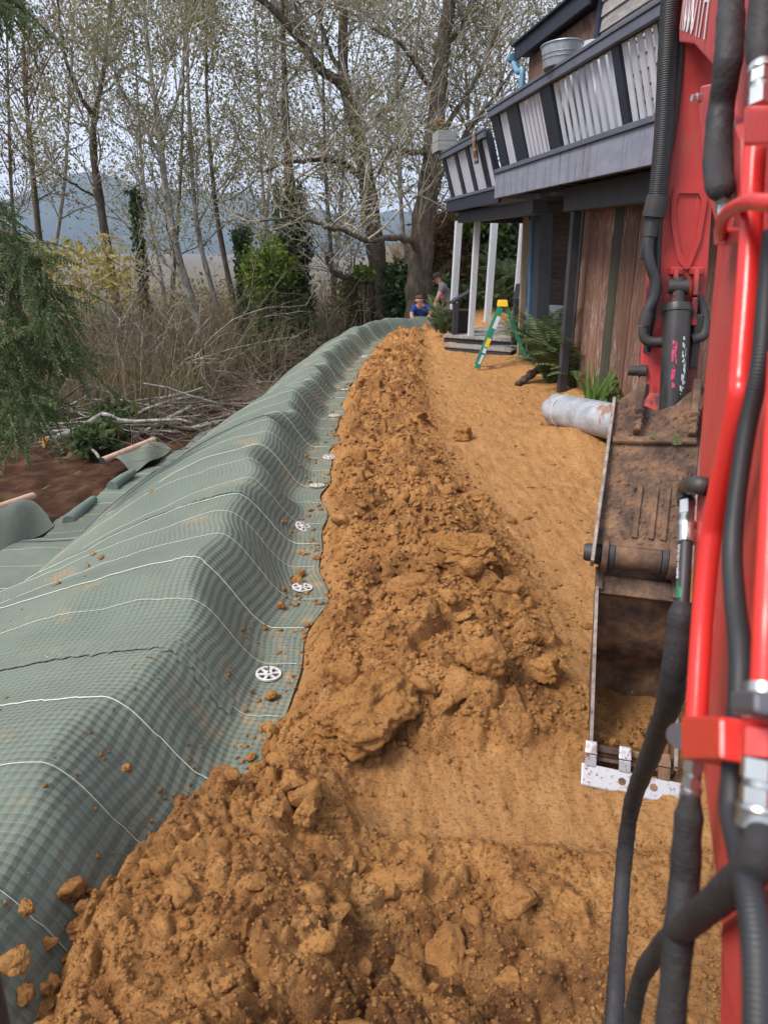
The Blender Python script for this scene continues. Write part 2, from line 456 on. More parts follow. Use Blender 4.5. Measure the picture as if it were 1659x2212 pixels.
g = k.noise(v, 5, 5, .6, .4); s2 = k.noise(v, 20, 5, .6, 1.0); dirt = k.noise(k.mapping((1, 1, 1)), 3.2, 6, .7)
col = k.mix(k.rng(g, .35, .65, 0, 1), (.42, .43, .46), (.25, .26, .28))
sepz = k.n('ShaderNodeSeparateXYZ'); k.l(k.tc.outputs['Object'], sepz.inputs[0])
col = k.mix(k.rng(dirt, .54, .60, 0, .85), col, (.26, .11, .05))
M['pipe_wrap'] = k.done(col, k.rng(s2, .3, .7, .18, .42), k.bump(s2, .45, .012), spec=.6)
M['pipe'] = simple('corrugated_pipe', (.17, .18, .19), (.12, .125, .135), 8, .5)
k = NT('plaid_cloth'); v = k.mapping((1, 1, 1)); sp = k.n('ShaderNodeSeparateXYZ'); k.l(v, sp.inputs[0])
fy = k.math('FRACT', k.math('MULTIPLY', sp.outputs[1], 9.0)); fz = k.math('FRACT', k.math('MULTIPLY', sp.outputs[2], 7.0))
col = k.mix(k.rng(fy, .4, .5, 0, .7), (.085, .045, .028), (.24, .15, .09)); col = k.mix(k.rng(fz, .75, .8, 0, .6), col, (.34, .26, .18))
M['plaid'] = k.done(col, .95, spec=.1)
M['skin'] = simple('skin', (.56, .26, .19), (.50, .22, .16), 9, .55)
M['shirt_blue'] = simple('blue_shirt', (.018, .055, .27), (.014, .04, .20), 7, .9, .4, 18)
M['shirt_grey'] = simple('grey_shirt', (.155, .155, .18), (.125, .125, .15), 7, .9, .4, 18)
k = NT('camo_cloth'); v = k.mapping((1, 1, 1)); g = k.noise(v, 13, 3, .5)
M['camo'] = k.done(k.ramp(g, [(.36, (.035, .028, .020)), (.46, (.13, .095, .06)), (.56, (.26, .21, .15)), (.66, (.09, .085, .05))]), .95, k.bump(k.noise(v, 14, 4), .4, .02))
M['hair'] = simple('brown_hair', (.12, .08, .045), (.06, .04, .025), 60, .8)
M['cap'] = simple('dark_cap', (.018, .012, .012), (.03, .02, .02), 12, .9)
M['trousers'] = simple('dark_trousers', (.018, .018, .02), None, 12, .9)
M['boot'] = simple('boot', (.05, .03, .02), None, 12, .8)

# vegetation
def leaf(name, stops, trans=.45, rough=.6, scale=3.0, spec=.25):
    k = NT(name)
    geo = k.n('ShaderNodeNewGeometry')
    col = k.ramp(geo.outputs['Random Per Island'], stops)
    big = k.noise(k.mapping((1, 1, 1)), scale, 3)
    col = k.mix(k.rng(big, .3, .7, .0, .35), col, tuple(x * .6 for x in stops[0][1]))
    k.done(col, rough, spec=spec)
    if trans:
        t = k.n('ShaderNodeBsdfTranslucent'); k.l(col, t.inputs['Color'])
        mx = k.n('ShaderNodeMixShader'); mx.inputs[0].default_value = trans
        k.l(k.b.outputs[0], mx.inputs[1]); k.l(t.outputs[0], mx.inputs[2]); k.l(mx.outputs[0], k.out.inputs['Surface'])
    return k.m
M['leaf_olive'] = leaf('olive_leaves', [(0, (.14, .145, .055)), (.5, (.235, .225, .088)), (.85, (.32, .28, .12)), (1, (.40, .31, .15))])
M['leaf_rust'] = leaf('rusty_leaves', [(0, (.10, .060, .025)), (.5, (.20, .105, .04)), (1, (.32, .17, .07))])
M['leaf_yellow'] = leaf('yellow_leaves', [(0, (.24, .19, .05)), (.5, (.40, .31, .085)), (1, (.50, .40, .15))])
M['leaf_orange'] = leaf('orange_leaves', [(0, (.30, .12, .025)), (.5, (.45, .20, .04)), (1, (.48, .30, .07))])
M['leaf_ivy'] = leaf('ivy_leaves', [(0, (.028, .064, .022)), (.6, (.058, .110, .042)), (1, (.12, .175, .068))], .35, .4)
M['leaf_lime'] = leaf('bright_vine_leaves', [(0, (.075, .125, .018)), (.6, (.165, .235, .036)), (1, (.27, .33, .065))], .4)
M['leaf_green'] = leaf('shrub_leaves', [(0, (.058, .108, .028)), (.6, (.11, .175, .05)), (1, (.20, .25, .08))], .3)
M['leaf_blade'] = leaf('blade_leaves', [(0, (.06, .13, .022)), (.5, (.12, .22, .045)), (1, (.22, .30, .09))], .35, .45)
M['leaf_fern'] = leaf('fern_fronds', [(0, (.055, .095, .034)), (.5, (.105, .150, .058)), (1, (.21, .22, .10))], .3)
M['leaf_conifer'] = leaf('conifer_sprays', [(0, (.045, .078, .026)), (.5, (.078, .122, .040)), (.88, (.14, .18, .065)), (1, (.20, .16, .085))], .4)
M['leaf_fir'] = leaf('dark_fir_sprays', [(0, (.020, .038, .020)), (.6, (.036, .062, .032)), (1, (.07, .095, .046))], .2)
M['leaf_brown'] = leaf('dry_stems', [(0, (.105, .075, .045)), (.5, (.205, .152, .092)), (.8, (.30, .235, .155)), (1, (.20, .185, .085))], .25, .9)
M['flower'] = simple('red_flowers', (.60, .03, .06), (.5, .02, .04), 20, .6)
k = NT('bark'); v = k.mapping((1, 1, .25)); g = k.noise(v, 14, 7, .7); b = k.noise(k.mapping((1, 1, 1)), 2.5, 4)
col = k.ramp(g, [(.3, (.040, .031, .024)), (.5, (.105, .080, .062)), (.72, (.20, .165, .135))])
col = k.mix(k.rng(b, .52, .66, 0, .5), col, (.065, .07, .032))
M['bark'] = k.done(col, .95, k.bump(g, .9, .04), spec=.1)
k = NT('pale_bark'); v = k.mapping((1, 1, .5)); g = k.noise(v, 9, 6, .7)
col = k.ramp(g, [(.36, (.11, .095, .078)), (.52, (.27, .25, .222)), (.7, (.46, .44, .405))])
M['bark_pale'] = k.done(col, .95, k.bump(g, .6, .02), spec=.1)
k = NT('lichen_twigs'); v = k.mapping((1, 1, 1)); g = k.noise(v, 3, 5, .7)
col = k.ramp(g, [(.35, (.17, .142, .106)), (.52, (.36, .325, .265)), (.7, (.58, .55, .49))])
M['twig'] = k.done(col, .95, spec=.1)
k = NT('brown_twigs'); v = k.mapping((1, 1, 1)); g = k.noise(v, 3, 5, .7)
M['twig_brown'] = k.done(k.ramp(g, [(.35, (.085, .064, .048)), (.55, (.185, .145, .112)), (.7, (.31, .26, .215))]), .95, spec=.1)
M['cut_wood'] = simple('cut_wood', (.55, .25, .10), None, 20, .8)
# ================================================================ ground
EDGE = [(-.45, .3), (-.50, 1.0), (-.50, 1.8), (-.45, 2.4), (-.40, 2.93), (-.36, 3.9), (-.45, 5.1), (-.50, 7), (-.50, 9.4), (-.38, 12), (-.15, 14.5), (.10, 16.2), (.55, 17.2), (1.2, 17.9), (2.1, 18.3)]
_ey = np.array([p[1] for p in EDGE]); _ex = np.array([p[0] for p in EDGE])
def edge_x(y):
    w = .025 * np.sin(y * 5.1 + 1.0) + .018 * np.sin(y * 8.7)
    return np.interp(y, _ey, _ex) + w * sst(2.4, 3.2, y)

def mat_profile(s, w):
    """height of the matting; s along the berm, w leftwards from its edge"""
    wav = fbm(s * 1.45, s * 0 + 2.0, 2, 7); wv2 = fbm(s * 2.3, s * 0 + 8.0, 2, 17)
    sh = .13 * wav + .05 * wv2                              # the scalloped inner face
    hgt = .375 - .05 * sst(4, 9, s) + .075 * wav + .02 * wv2
    r0 = .165 + .05 * wv2; r1 = .43 + .85 * sh
    rise = sst(0, 1, (w - r0) / np.maximum(r1 - r0 + .08, .12))
    d = .15 * np.log1p(np.exp(np.clip((w - .48) / .15, -30, 30)))
    far = sst(2.6, 6.5, s); fr2 = sst(7, 11, s); c1 = .12 + .14 * far + .20 * fr2; c2 = .115 + .065 * far + .08 * fr2; dt = 2.72 - .62 * far - .55 * fr2
    left = np.where(d < dt, -c1 * d - c2 * d * d, -c1 * dt - c2 * dt ** 2 - .03 * (d - dt))
    z = .012 + hgt * rise + left
    k = sst(.15, .5, w)
    z = z + k * (.07 * fbm(s * .8, w * .9, 3, 9) + .05 * fbm(s * 1.7 + w * .6, w * .6, 2, 19) * sst(2.2, .4, w))
    ridge = np.abs(fbm(s * 2.1 + .5 * w, w * .9, 2, 31))
    z = z + k * sst(1.4, .4, w) * (.02 - .055 * np.minimum(ridge, .30))
    z = z + .018 * fbm(s * 4.5, w * 3.2, 3, 14) * k
    return z

def pile(x, y):
    """loose spoil thrown up along the trench, base shape"""
    xl = edge_x(y) - .015
    xr = np.interp(y, [1.0, 2.2, 2.6, 3.3, 4.85, 6.6, 9, 12, 16, 20], [.6, .9, 1.05, 1.15, 1.12, .80, .80, .86, 1.0, 1.2])
    xr = xr + .10 * fbm(y * 2.2, y * 0 + 1.7, 3, 3)
    t = np.clip((x - xl) / (xr - xl), 0, 1)
    prof = sst(0, .16, t) * sst(1.0, .50, t)
    hgt = np.interp(y, [0, 1.9, 2.15, 2.45, 2.8, 3.4, 4.2, 5.5, 8, 12, 15.5, 17.5], [.05, .04, .02, .08, .15, .17, .18, .15, .15, .17, .17, .06])
    return prof * hgt, prof
def cover_mask(x, y):
    """1 where the spoil is thrown over the matting, near the machine"""
    bx = np.interp(y, [.4, 1.1, 1.36, 1.5, 1.65, 1.83, 2.01, 2.2, 2.45, 2.9, 30], [-.82, -.84, -.89, -.89, -.82, -.73, -.62, -.53, -.49, -.32, -.30])
    bx = np.where(y > 2.55, edge_x(y) - .03, bx)
    bx = bx + .06 * fbm(x * 7, y * 7, 3, 41) * sst(2.9, 2.4, y)
    return sst(-.05, .06 + .10 * sst(2.6, 2.2, y), x - bx)
def clay_h(x, y, detail=True):
    e = edge_x(y); d = e - x
    base = np.where(d > 0, mat_profile(y * 1.01, np.maximum(d, 0)), .0)
    cov = cover_mask(x, y)
    near = sst(2.9, 2.3, y)
    pz, pm = pile(x, y)
    nearheap = near * sst(.1, -.6, x) * .07 * cov
    rough = np.clip(pm * 1.15 + near * (.28 + .5 * sst(.35, -.35, x)) + .05, .05, 1.0)
    trough = sst(1.88, 2.02, y + .05 * fbm(x * 3, y, 2, 46)) * sst(2.48, 2.36, y + .07 * fbm(x * 3, y, 2, 47)) * sst(-.25, .0, x)           # scraped flat by the bucket
    rough = rough * (1 - .85 * trough)
    houseside = sst(1.15, 1.9, x)
    rough = rough + .13 * houseside * sst(12, 8, y)
    fill = .20 * sst(.20, -.70, x + .08 * fbm(x * 3, y * 3, 2, 48)) * sst(2.40, 1.85, y) * sst(-1.25, -.75, x)
    base = np.maximum(base, fill * cov)
    z = base + pz + nearheap - .045 * trough
    z = z + .05 * fbm(x * .8, y * .8, 3, 2) * sst(-.1, .4, x)
    # low ridge of soil beside the pipe and up against the house
    z = z + .16 * np.exp(-(((x - 1.95) / .30) ** 2 + ((y - 7.1) / .75) ** 2)) + .10 * sst(1.9, 3.0, x) * sst(6.5, 8, y) + .10 * sst(14.2, 15.2, y) * sst(.6, 1.4, x)
    z = z + .15 * sst(15.5, 21, y) * sst(1.0, 2.0, x)
    if detail:
        wx = x + .06 * fbm(x * 5, y * 5, 2, 51); wy = y + .06 * fbm(x * 5, y * 5, 2, 52)
        f1, f2, i1 = worley(wx * 3.2, wy * 3.2, 1)
        g1, g2, j1 = worley(wx * 8.5, wy * 8.5, 2)
        k1, k2, l1 = worley(wx * 22, wy * 22, 3)
        big = np.where(i1 > .35, (1 - np.minimum(f1 * 1.15, 1) ** 2) * (i1 - .35) * 1.5, 0) * sst(0, .18, f2 - f1)
        med = np.where(j1 > .40, (1 - np.minimum(g1 * 1.2, 1) ** 2) * (j1 - .3) * 1.3, 0) * sst(0, .2, g2 - g1)
        sml = (1 - np.minimum(k1 * 1.3, 1) ** 2) * l1 * sst(0, .25, k2 - k1)
        rid = np.abs(fbm(x * 3.0, y * 3.0, 4, 61))
        z = z + rough * cov * ((.125 - .07 * near) * big + .050 * med + .022 * sml + .07 * fbm(x * 2.5, y * 2.5, 5, 71, .6) + .05 * (.3 - rid))
        z = z + cov * (.016 * fbm(x * 17, y * 17, 4, 81, .65) * (.25 + rough) + .004 * sml) * (1 - .5 * trough)
        z = z + (.016 * fbm(x * 6 + .5 * y, y * 1.1, 4, 95, .6) + .014 * fbm(x * 5, y * 5, 4, 96, .65)) * sst(.5, 1.0, x) * (1 - np.minimum(rough, 1))      # drag marks on the packed path
        tex = fbm(x * 30, y * 9, 3, 91) * trough * .010                      # tooth marks
        z = z + tex
    return z - (1 - cov) * .10

# clay sheet, finer towards the camera
NR, NC = 940, 430
ys = .62 * (26 / .62) ** (np.linspace(0, 1, NR))
tt = np.linspace(0, 1, NC)
Y = np.repeat(ys[:, None], NC, 1)
xl = np.where(ys < 3.2, np.minimum(edge_x(ys) - .20, np.interp(ys, [0, 2.3, 3.2], [-1.12, -.95, -.75])), edge_x(ys) - .22)
xl = np.where(ys > 16, np.interp(ys, [16, 18.2, 26], [-.2, 1.6, 1.8]), xl)
xr = np.interp(ys, [.6, 5, 10, 14, 26], [2.2, 4.2, 4.2, 6.5, 9.0])
X = xl[:, None] + (xr - xl)[:, None] * (.62 * tt + .38 * tt ** 2.4)[None, :]
Zc = clay_h(X, Y)
idx = np.arange(NR * NC).reshape(NR, NC)
fc = np.stack([idx[:-1, :-1], idx[:-1, 1:], idx[1:, 1:], idx[1:, :-1]], -1).reshape(-1, 4)
_rough = np.clip(pile(X, Y)[1] * 1.15 + sst(2.9, 2.3, Y) * (.30 + .5 * sst(.35, -.35, X)) * 1.0, 0, 1) * (1 - .95 * sst(1.88, 2.02, Y + .05 * fbm(X * 3, Y, 2, 46)) * sst(2.48, 2.36, Y + .07 * fbm(X * 3, Y, 2, 47)) * sst(-.25, .0, X)) + .22 * sst(1.5, 2.1, X) * sst(9, 7, Y)
clay = npmesh('clay_path', np.stack([X, Y, Zc], -1).reshape(-1, 3), fc, M['clay'], None, True)
_ad = clay.data.attributes.new('damp', 'FLOAT', 'POINT'); _ad.data.foreach_set('value', (sst(1.80, 1.50, Y + .25 * fbm(X * 1.7, Y * 1.7, 3, 49)) * sst(-.55, -.1, X) + .55 * sst(.25, .5, fbm(X * 1.6, Y * 1.6, 3, 50)) * sst(2.4, 2.8, Y)).clip(0, 1).ravel().astype(np.float32))
_at = clay.data.attributes.new('loose', 'FLOAT', 'POINT'); _at.data.foreach_set('value', _rough.ravel().astype(np.float32))
tag(clay, 'orange clay yard with a long strip of loose spoil', kind='structure')

# the land around: one sheet to the horizon
def land_h(x, y):
    t = np.interp(np.minimum(y, 18.3), _ey, _ex) - x
    t = np.where(y > 17, np.maximum(t, (y - 18.0) - .55 * np.maximum(x - 1.0, 0)), t)
    t = t - .5 * np.maximum(y - 30, 0) * 0
    z = np.interp(t, [-1, 0, .4, 1.2, 2.2, 3.2, 8, 14, 24, 50, 120, 400], [-.30, -.25, -.30, -.70, -1.22, -1.22, -1.35, -2.6, -4.6, -7.0, -11, -22])
    z = z + .35 * fbm(x * .25, y * .25, 3, 4) * sst(4, 9, t) + .9 * fbm(x * .05, y * .05, 3, 6) * sst(10, 40, t)
    bank = sst(19.5, 27, y + .35 * x - 1.0) * sst(1.2, 5.0, x) * 2.3          # bank behind the porch
    return np.where(x > 0, np.maximum(z, -.3 + 0 * z) * 0 + np.where(bank > .02, np.maximum(z, -.25) + bank, z), z)
gx = np.concatenate([-np.geomspace(4000, 12, 60), np.linspace(-11.8, 11.8, 90), np.geomspace(12, 4000, 50)])
gy = np.concatenate([-np.geomspace(600, 6, 18), np.linspace(-5.5, 34, 120), np.geomspace(34.4, 5200, 70)])
GX, GY = np.meshgrid(gx, gy)
GZ = land_h(GX, GY)
ii = np.arange(GX.size).reshape(GX.shape)
gf = np.stack([ii[:-1, :-1], ii[:-1, 1:], ii[1:, 1:], ii[1:, :-1]], -1).reshape(-1, 4)
ground = npmesh('ground', np.stack([GX, GY, GZ], -1).reshape(-1, 3), gf, M['forest_floor'], None, True)
tag(ground, 'brown wooded ground falling away below the house', kind='structure')
def gz(x, y): return float(land_h(np.array([float(x)]), np.array([float(y)]))[0])

# stripped soil bench at the foot of the slope
bx, by = np.meshgrid(np.linspace(-9.5, -2.0, 180), np.linspace(4.0, 17.5, 220))
sk = np.interp(by, _ey, _ex) + .5
t_ = sk - bx
bz = land_h(bx, by) + .04 + .07 * fbm(bx * 1.3, by * 1.3, 4, 8) + .05 * fbm(bx * 6, by * 6, 4, 12) - .35 * sst(6.6, 9.2, t_ + .6 * fbm(bx * .7, by * .7, 3, 13)) - .25 * sst(15, 17, by)
ii = np.arange(bx.size).reshape(bx.shape)
gf = np.stack([ii[:-1, :-1], ii[:-1, 1:], ii[1:, 1:], ii[1:, :-1]], -1).reshape(-1, 4)
bench = npmesh('soil_bench', np.stack([bx, by, bz], -1).reshape(-1, 3), gf, M['mulch'], None, True)
tag(bench, 'dark red-brown stripped soil at the foot of the matted slope', kind='structure')

# far hills across the valley
hp = []
hn = 90
az = np.linspace(R(-75), R(75), hn)
prof = 95 + 150 * np.exp(-((az + .36) / .11) ** 2) + 125 * np.exp(-((az + .19) / .10) ** 2) + 60 * np.exp(-((az - .2) / .3) ** 2) + 40 * fbm(az * 9, az * 0, 4, 7)
rows = []
for k_, (rr, q) in enumerate([(2500, 0), (2750, .35), (3000, .75), (3300, 1.0), (4200, .9)]):
    nn_ = 1 + .12 * fbm(az * 30, az * 0 + k_, 3, 5 + k_) * q
    rows.append(np.stack([rr * np.sin(az), rr * np.cos(az), -24 + prof * q * nn_], -1))
hv = np.array(rows).reshape(-1, 3); ii = np.arange(hn * 5).reshape(5, hn)
gf = np.stack([ii[:-1, :-1], ii[:-1, 1:], ii[1:, 1:], ii[1:, :-1]], -1).reshape(-1, 4)
hills = npmesh('hills', hv, gf, M['hill'], None, True)
tag(hills, 'hazy blue wooded hills across the valley', kind='structure')

# ================================================================ matting on the berm
_cur = spline([(x, y, 0) for x, y in EDGE], 40)
_cs = np.concatenate([[0], np.cumsum([(b - a).length for a, b in zip(_cur[:-1], _cur[1:])])])
_cx = np.array([p.x for p in _cur]); _cy = np.array([p.y for p in _cur])
S0 = _cs[np.argmin(np.abs(_cy - .9))]
ss = [S0]
while ss[-1] < _cs[-1] - .05:
    yv = np.interp(ss[-1], _cs, _cy); ss.append(ss[-1] + max(.0075, .0030 * yv))
ss = np.array(ss)
ww = np.arange(0, 3.45, .0088)
NS, NW = len(ss), len(ww)
ex_ = np.interp(ss, _cs, _cx); ey_ = np.interp(ss, _cs, _cy)
ex_ = ex_ + (.025 * np.sin(ey_ * 5.1 + 1.0) + .018 * np.sin(ey_ * 8.7)) * sst(2.4, 3.2, ey_)
tx = np.gradient(np.interp(ss, _cs, _cx), ss); ty = np.gradient(np.interp(ss, _cs, _cy), ss)
for _ in range(3):
    tx = np.convolve(np.pad(tx, 30, 'edge'), np.ones(61) / 61, 'valid'); ty = np.convolve(np.pad(ty, 30, 'edge'), np.ones(61) / 61, 'valid')
nl = np.hypot(tx, ty); nx, ny = -ty / nl, tx / nl
SS = np.repeat(ey_[:, None] * 1.01, NW, 1) if False else np.repeat((ss - S0 + .909)[:, None], NW, 1)
WW = ww[None, :] * (np.interp(ss - S0, [3, 8, 12, 18], [3.45, 3.1, 2.35, 2.0]) / 3.45)[:, None]
MX = ex_[:, None] + nx[:, None] * WW; MY = ey_[:, None] + ny[:, None] * WW
MZ = mat_profile(SS, WW)
amp = np.clip((.016 - np.gradient(ss)) / .006, 0, 1)[:, None] * .0042
tri = lambda q: 1 - 2 * np.abs(q - np.floor(q) - .5)
US = SS + .016 * fbm(SS * 3.1, WW * 3.1, 3, 101) + .03 * fbm(SS * .9, WW * .9, 2, 103); UW = WW + .016 * fbm(SS * 3.1, WW * 3.1, 3, 102) + .03 * fbm(SS * .9, WW * .9, 2, 104)
puck = .55 + .9 * vnoise(SS * 14, WW * 14, 105)
MZ = MZ + amp * puck * (np.minimum(tri(US / .030), tri(UW / .030)))
ii = np.arange(NS * NW).reshape(NS, NW)
gf = np.stack([ii[:-1, :-1], ii[1:, :-1], ii[1:, 1:], ii[:-1, 1:]], -1).reshape(-1, 4)
mat_root = empty('erosion_mat', (-1.2, 5.0, 0), 'long green-grey woven erosion mat draped over the earth berm', 'mat')
mat_o = npmesh('mat_sheet', np.stack([MX, MY, MZ], -1).reshape(-1, 3), gf, M['mat'], mat_root, True, np.stack([US, UW], -1).reshape(-1, 2))

def mat_pt(s, w, dz=0.0):
    i = min(max(int(np.searchsorted(ss - S0 + .909, s)), 0), NS - 1); j = min(max(int(round(w / max(WW[i, 1], 1e-6))), 0), NW - 1)
    return Vector((MX[i, j], MY[i, j], MZ[i, j] + dz))
rng = random.Random(3)
s_ = 1.05; q = 0
while s_ < 18.6:                                            # white stitching yarn across the mat
    mb = MB(); pts = []
    for j in range(0, 170):
        w = .03 + j * .02
        pts.append(mat_pt(s_ + .012 * math.sin(w * 5 + s_), w, .005))
    mb.tube(pts, .0019 if q % 3 == 0 else .0010, 4, False); mb.build('stitching_yarn', M['yarn'], mat_root, True)
    s_ += .40 + rng.uniform(-.05, .07); q += 1
for s_ in (2.62, 4.65, 6.9, 10.1):         # overlapped ends with a frayed scalloped hem
    vs, fs, uvs = [], [], []
    nj = 330
    for j in range(nj):
        w = .22 + j * .0095; sc = s_ + .05 * math.sin(w * 2.1) + .10 * max(0, w - 1.0)
        fr = .030 + .016 * abs(math.sin(w * 42)) + .006 * math.sin(w * 97)
        for ds, dz in ((-fr, .006), (-.012, .009), (.05, .004)):
            p = mat_pt(sc + ds, w, dz); vs.append(p); uvs.append((sc + ds, w))
    for j in range(nj - 1):
        for c_ in range(2):
            a_ = j * 3 + c_; fs.append((a_, a_ + 1, a_ + 4, a_ + 3))
    npmesh('frayed_hem', np.array([tuple(p) for p in vs]), np.array(fs), M['mat'], mat_root, True, np.array(uvs))
for (u0, v0, u1, v1) in ((150, 1128, 203, 1079), (243, 1052, 288, 1020)):       # rolled hems at the toe
    a_, b_ = PZ(u0, v0, -1.0), PZ(u1, v1, -1.0)
    MB().tube([a_, a_.lerp(b_, .5) + Vector((0, 0, .01)), b_], [.075, .065, .05], 12).build('rolled_hem', M['mat_plain'], mat_root, True)

# loose ends of matting still on their cardboard cores
def loose_roll(label, c, tube, sag):
    """c: four corners as (u,v,z) far-left, far-right, near-right, near-left"""
    q = [PZ(*p) for p in c]
    root = empty('mat_roll_end', tuple((q[0] + q[2]) / 2 + Vector((0, 0, -.1))), label, 'mat roll', 'roll ends below the slope')
    n = 40; vs, uvs = [], []
    for i in range(n + 1):
        for j in range(n + 1):
            a, b = i / n, j / n
            p = q[0].lerp(q[1], a).lerp(q[3].lerp(q[2], a), b)
            p = p + Vector((0, 0, sag * math.sin(b * math.pi) * (.6 + .4 * math.sin(a * 3)) + .02 * math.sin(a * 9 + b * 4)))
            vs.append(tuple(p)); uvs.append((a * 1.6, b * 1.0))
    fs = [(i * (n + 1) + j, (i + 1) * (n + 1) + j, (i + 1) * (n + 1) + j + 1, i * (n + 1) + j + 1) for i in range(n) for j in range(n)]
    npmesh('sheet', np.array(vs), np.array(fs), M['mat'], root, True, np.array(uvs))
    a, b = PZ(*tube[0]), PZ(*tube[1])
    mb = MB(); mb.tube([a, b], .052, 16, False); mb.tube([b, a], .042, 16, False)
    d = (b - a).normalized()
    t = mb.build('core_tube', M['cardboard'], root, True)
    mb = MB(); mb.tube([a - d * .001, a + d * .012], .051, 16, True); mb.build('bore_shade_disc', M['pot'], t)  # dark disc over the open end, painting the shade inside the core
loose_roll('grey-green mat end with pink tube lying on red soil, middle of the bench',
           [(240, 990, -.98), (333, 955, -.98), (372, 972, -1.0), (285, 1022, -1.02)], [(222, 996, -.93), (333, 951, -.93)], .10)
loose_roll('larger folded mat end with pink tube beside the left edge of the photo',
           [(-60, 1112, -.72), (62, 1080, -.95), (118, 1138, -1.03), (-40, 1215, -1.0)], [(-70, 1121, -.80), (72, 1073, -.90)], .16)

# white anchor discs along the mat margin
def anchor(u, v, label, tilt, z=.035):
    c = PZ(u, v, z)
    for _ in range(5):
        c = PZ(u, v, float(mat_profile(np.array([c.y * 1.01]), np.array([max(float(edge_x(np.array([c.y]))[0]) - c.x, 0.0)]))[0]) + .010)
    _w = max(float(edge_x(np.array([c.y]))[0]) - c.x, .05); _h2 = mat_profile(np.array([c.y * 1.01] * 2), np.array([_w + .05, _w - .05])); tilt = min(tilt + math.atan(float(_h2[0] - _h2[1]) / .10), .42)
    root = empty('anchor_disc', tuple(c), label, 'anchor disc', 'white anchor discs on the mat margin')
    rot = Matrix.Rotation(tilt, 3, 'Y') @ Matrix.Rotation(random.uniform(-.1, .25), 3, 'X')
    def ring(r0, r1, h, name, m, nseg=36):
        vs, fs = [], []
        for k in range(nseg):
            a = 2 * math.pi * k / nseg
            for r, z_ in ((r0, 0), (r1, 0), (r1, h), (r0, h)):
                vs.append(c + rot @ Vector((r * math.cos(a), r * math.sin(a), z_)))
        for k in range(nseg):
            a = k * 4; b = ((k + 1) % nseg) * 4
            for e in range(4): fs.append((a + e, b + e, b + (e + 1) % 4, a + (e + 1) % 4))
        mb = MB(); mb.add(vs, fs); return mb.build(name, m, root, True)
    ring(.049, .060, .008, 'rim', M['disc'])
    ring(.006, .021, .010, 'hub', M['disc'], 20)
    for k in range(6):
        a = 2 * math.pi * k / 6 + .3
        d = Vector((math.cos(a), math.sin(a), 0))
        mb = MB(); mb.beam(c + rot @ (d * .019 + Vector((0, 0, .004))), c + rot @ (d * .051 + Vector((0, 0, .004))), .013, .006, rot @ Vector((0, 0, 1)))
        mb.build('spoke', M['disc'], root)
    MB().tube([c + Vector((0, 0, -.02)), c + rot @ Vector((0, 0, .055))], .0035, 6).build('pin', M['steel_rod'], root)
for (u, v, lab, tl) in ((580, 1457, 'nearest white spoked anchor disc, lying clear on the mat margin', -.05),
        (653, 1270, 'white anchor disc with two clay lumps resting against it', .1),
        (655, 1139, 'white anchor disc half tucked under a hanging mat fold', .45),
        (686, 1049, 'white anchor disc just beyond the deepest mat fold', .05),
        (712, 988, 'small white anchor disc flat on the margin, fifth from the front', .02),
        (722, 898, 'small white anchor disc, sixth from the front', .05),
        (745, 842, 'tiny white anchor disc, farthest but one along the margin', .05),
        (788, 770, 'tiny white anchor disc, farthest along the margin', .05)):
    anchor(u, v, lab, tl)
# ================================================================ house
HD = Vector((-.1374, .9905, 0)); HN = Vector((-.9905, -.1374, 0)); HK = Vector((2.59, 10.3, 0))
HROT = Matrix((tuple(Vector((HN.x, HD.x, 0))), tuple(Vector((HN.y, HD.y, 0))), (0, 0, 1)))   # local x = outward, y = along, z = up
def HP(a, off, z): return HK + HD * a + HN * off + Vector((0, 0, z))
def HA(u, v, off):
    r = ray(u, v); o = HK + HN * off
    t = (o - Vector((0, 0, CAMZ))).dot(HN) / r.dot(HN)
    return (Vector((0, 0, CAMZ)) + r * t - o).dot(HD)
house = empty('house', tuple(HP(0, 0, 0)), 'brown plank house with navy-trimmed white-slatted deck above an open porch', 'house')
def hbox(name, a0, a1, o0, o1, z0, z1, m, parent=None, bevel=0.0):
    mb = MB(); mb.box(HP((a0 + a1) / 2, (o0 + o1) / 2, (z0 + z1) / 2), (abs(o1 - o0), abs(a1 - a0), abs(z1 - z0)), HROT)
    return mb.build(name, m, parent or house, False, bevel, 1)
rng = random.Random(11)

# lower plank wall
pw = hbox('plank_wall', -7.0, -.02, -.25, -.03, -.1, 2.62, M['charcoal'])
a = -.02; kk = 0
while a > -6.8:
    w = rng.uniform(.20, .26); m = M['plank_green'] if kk == 4 else M['plank']
    hbox('plank', a - w + .008, a, -.03, rng.uniform(.0, .010), -.05, 2.62, m, pw, .004)
    a -= w; kk += 1
hbox('corner_board', -.02, .13, -.16, .02, 0, 2.62, M['charcoal'], pw)
# upper clapboard wall
cw = hbox('clapboard_wall', -7.0, 0.0, -.25, -.04, 2.86, 5.2, M['charcoal'])
z = 2.88
while z < 5.1:
    mb = MB(); c0 = HP(-3.5, 0, z)
    for o0, zz in ((.012, z), ):
        vs = [HP(-7, -.03, z), HP(0, -.03, z), HP(0, .014, z), HP(-7, .014, z), HP(-7, -.03, z + .165), HP(0, -.03, z + .165), HP(0, -.008, z + .165), HP(-7, -.008, z + .165)]
        mb.add(vs, [(3, 2, 1, 0), (4, 5, 6, 7), (0, 1, 5, 4), (1, 2, 6, 5), (2, 3, 7, 6), (3, 0, 4, 7)])
    mb.build('clapboard', M['clapboard'], cw); z += .158
hbox('corner_trim', -.02, .10, -.12, .035, 2.86, 4.75, M['navy'], cw)
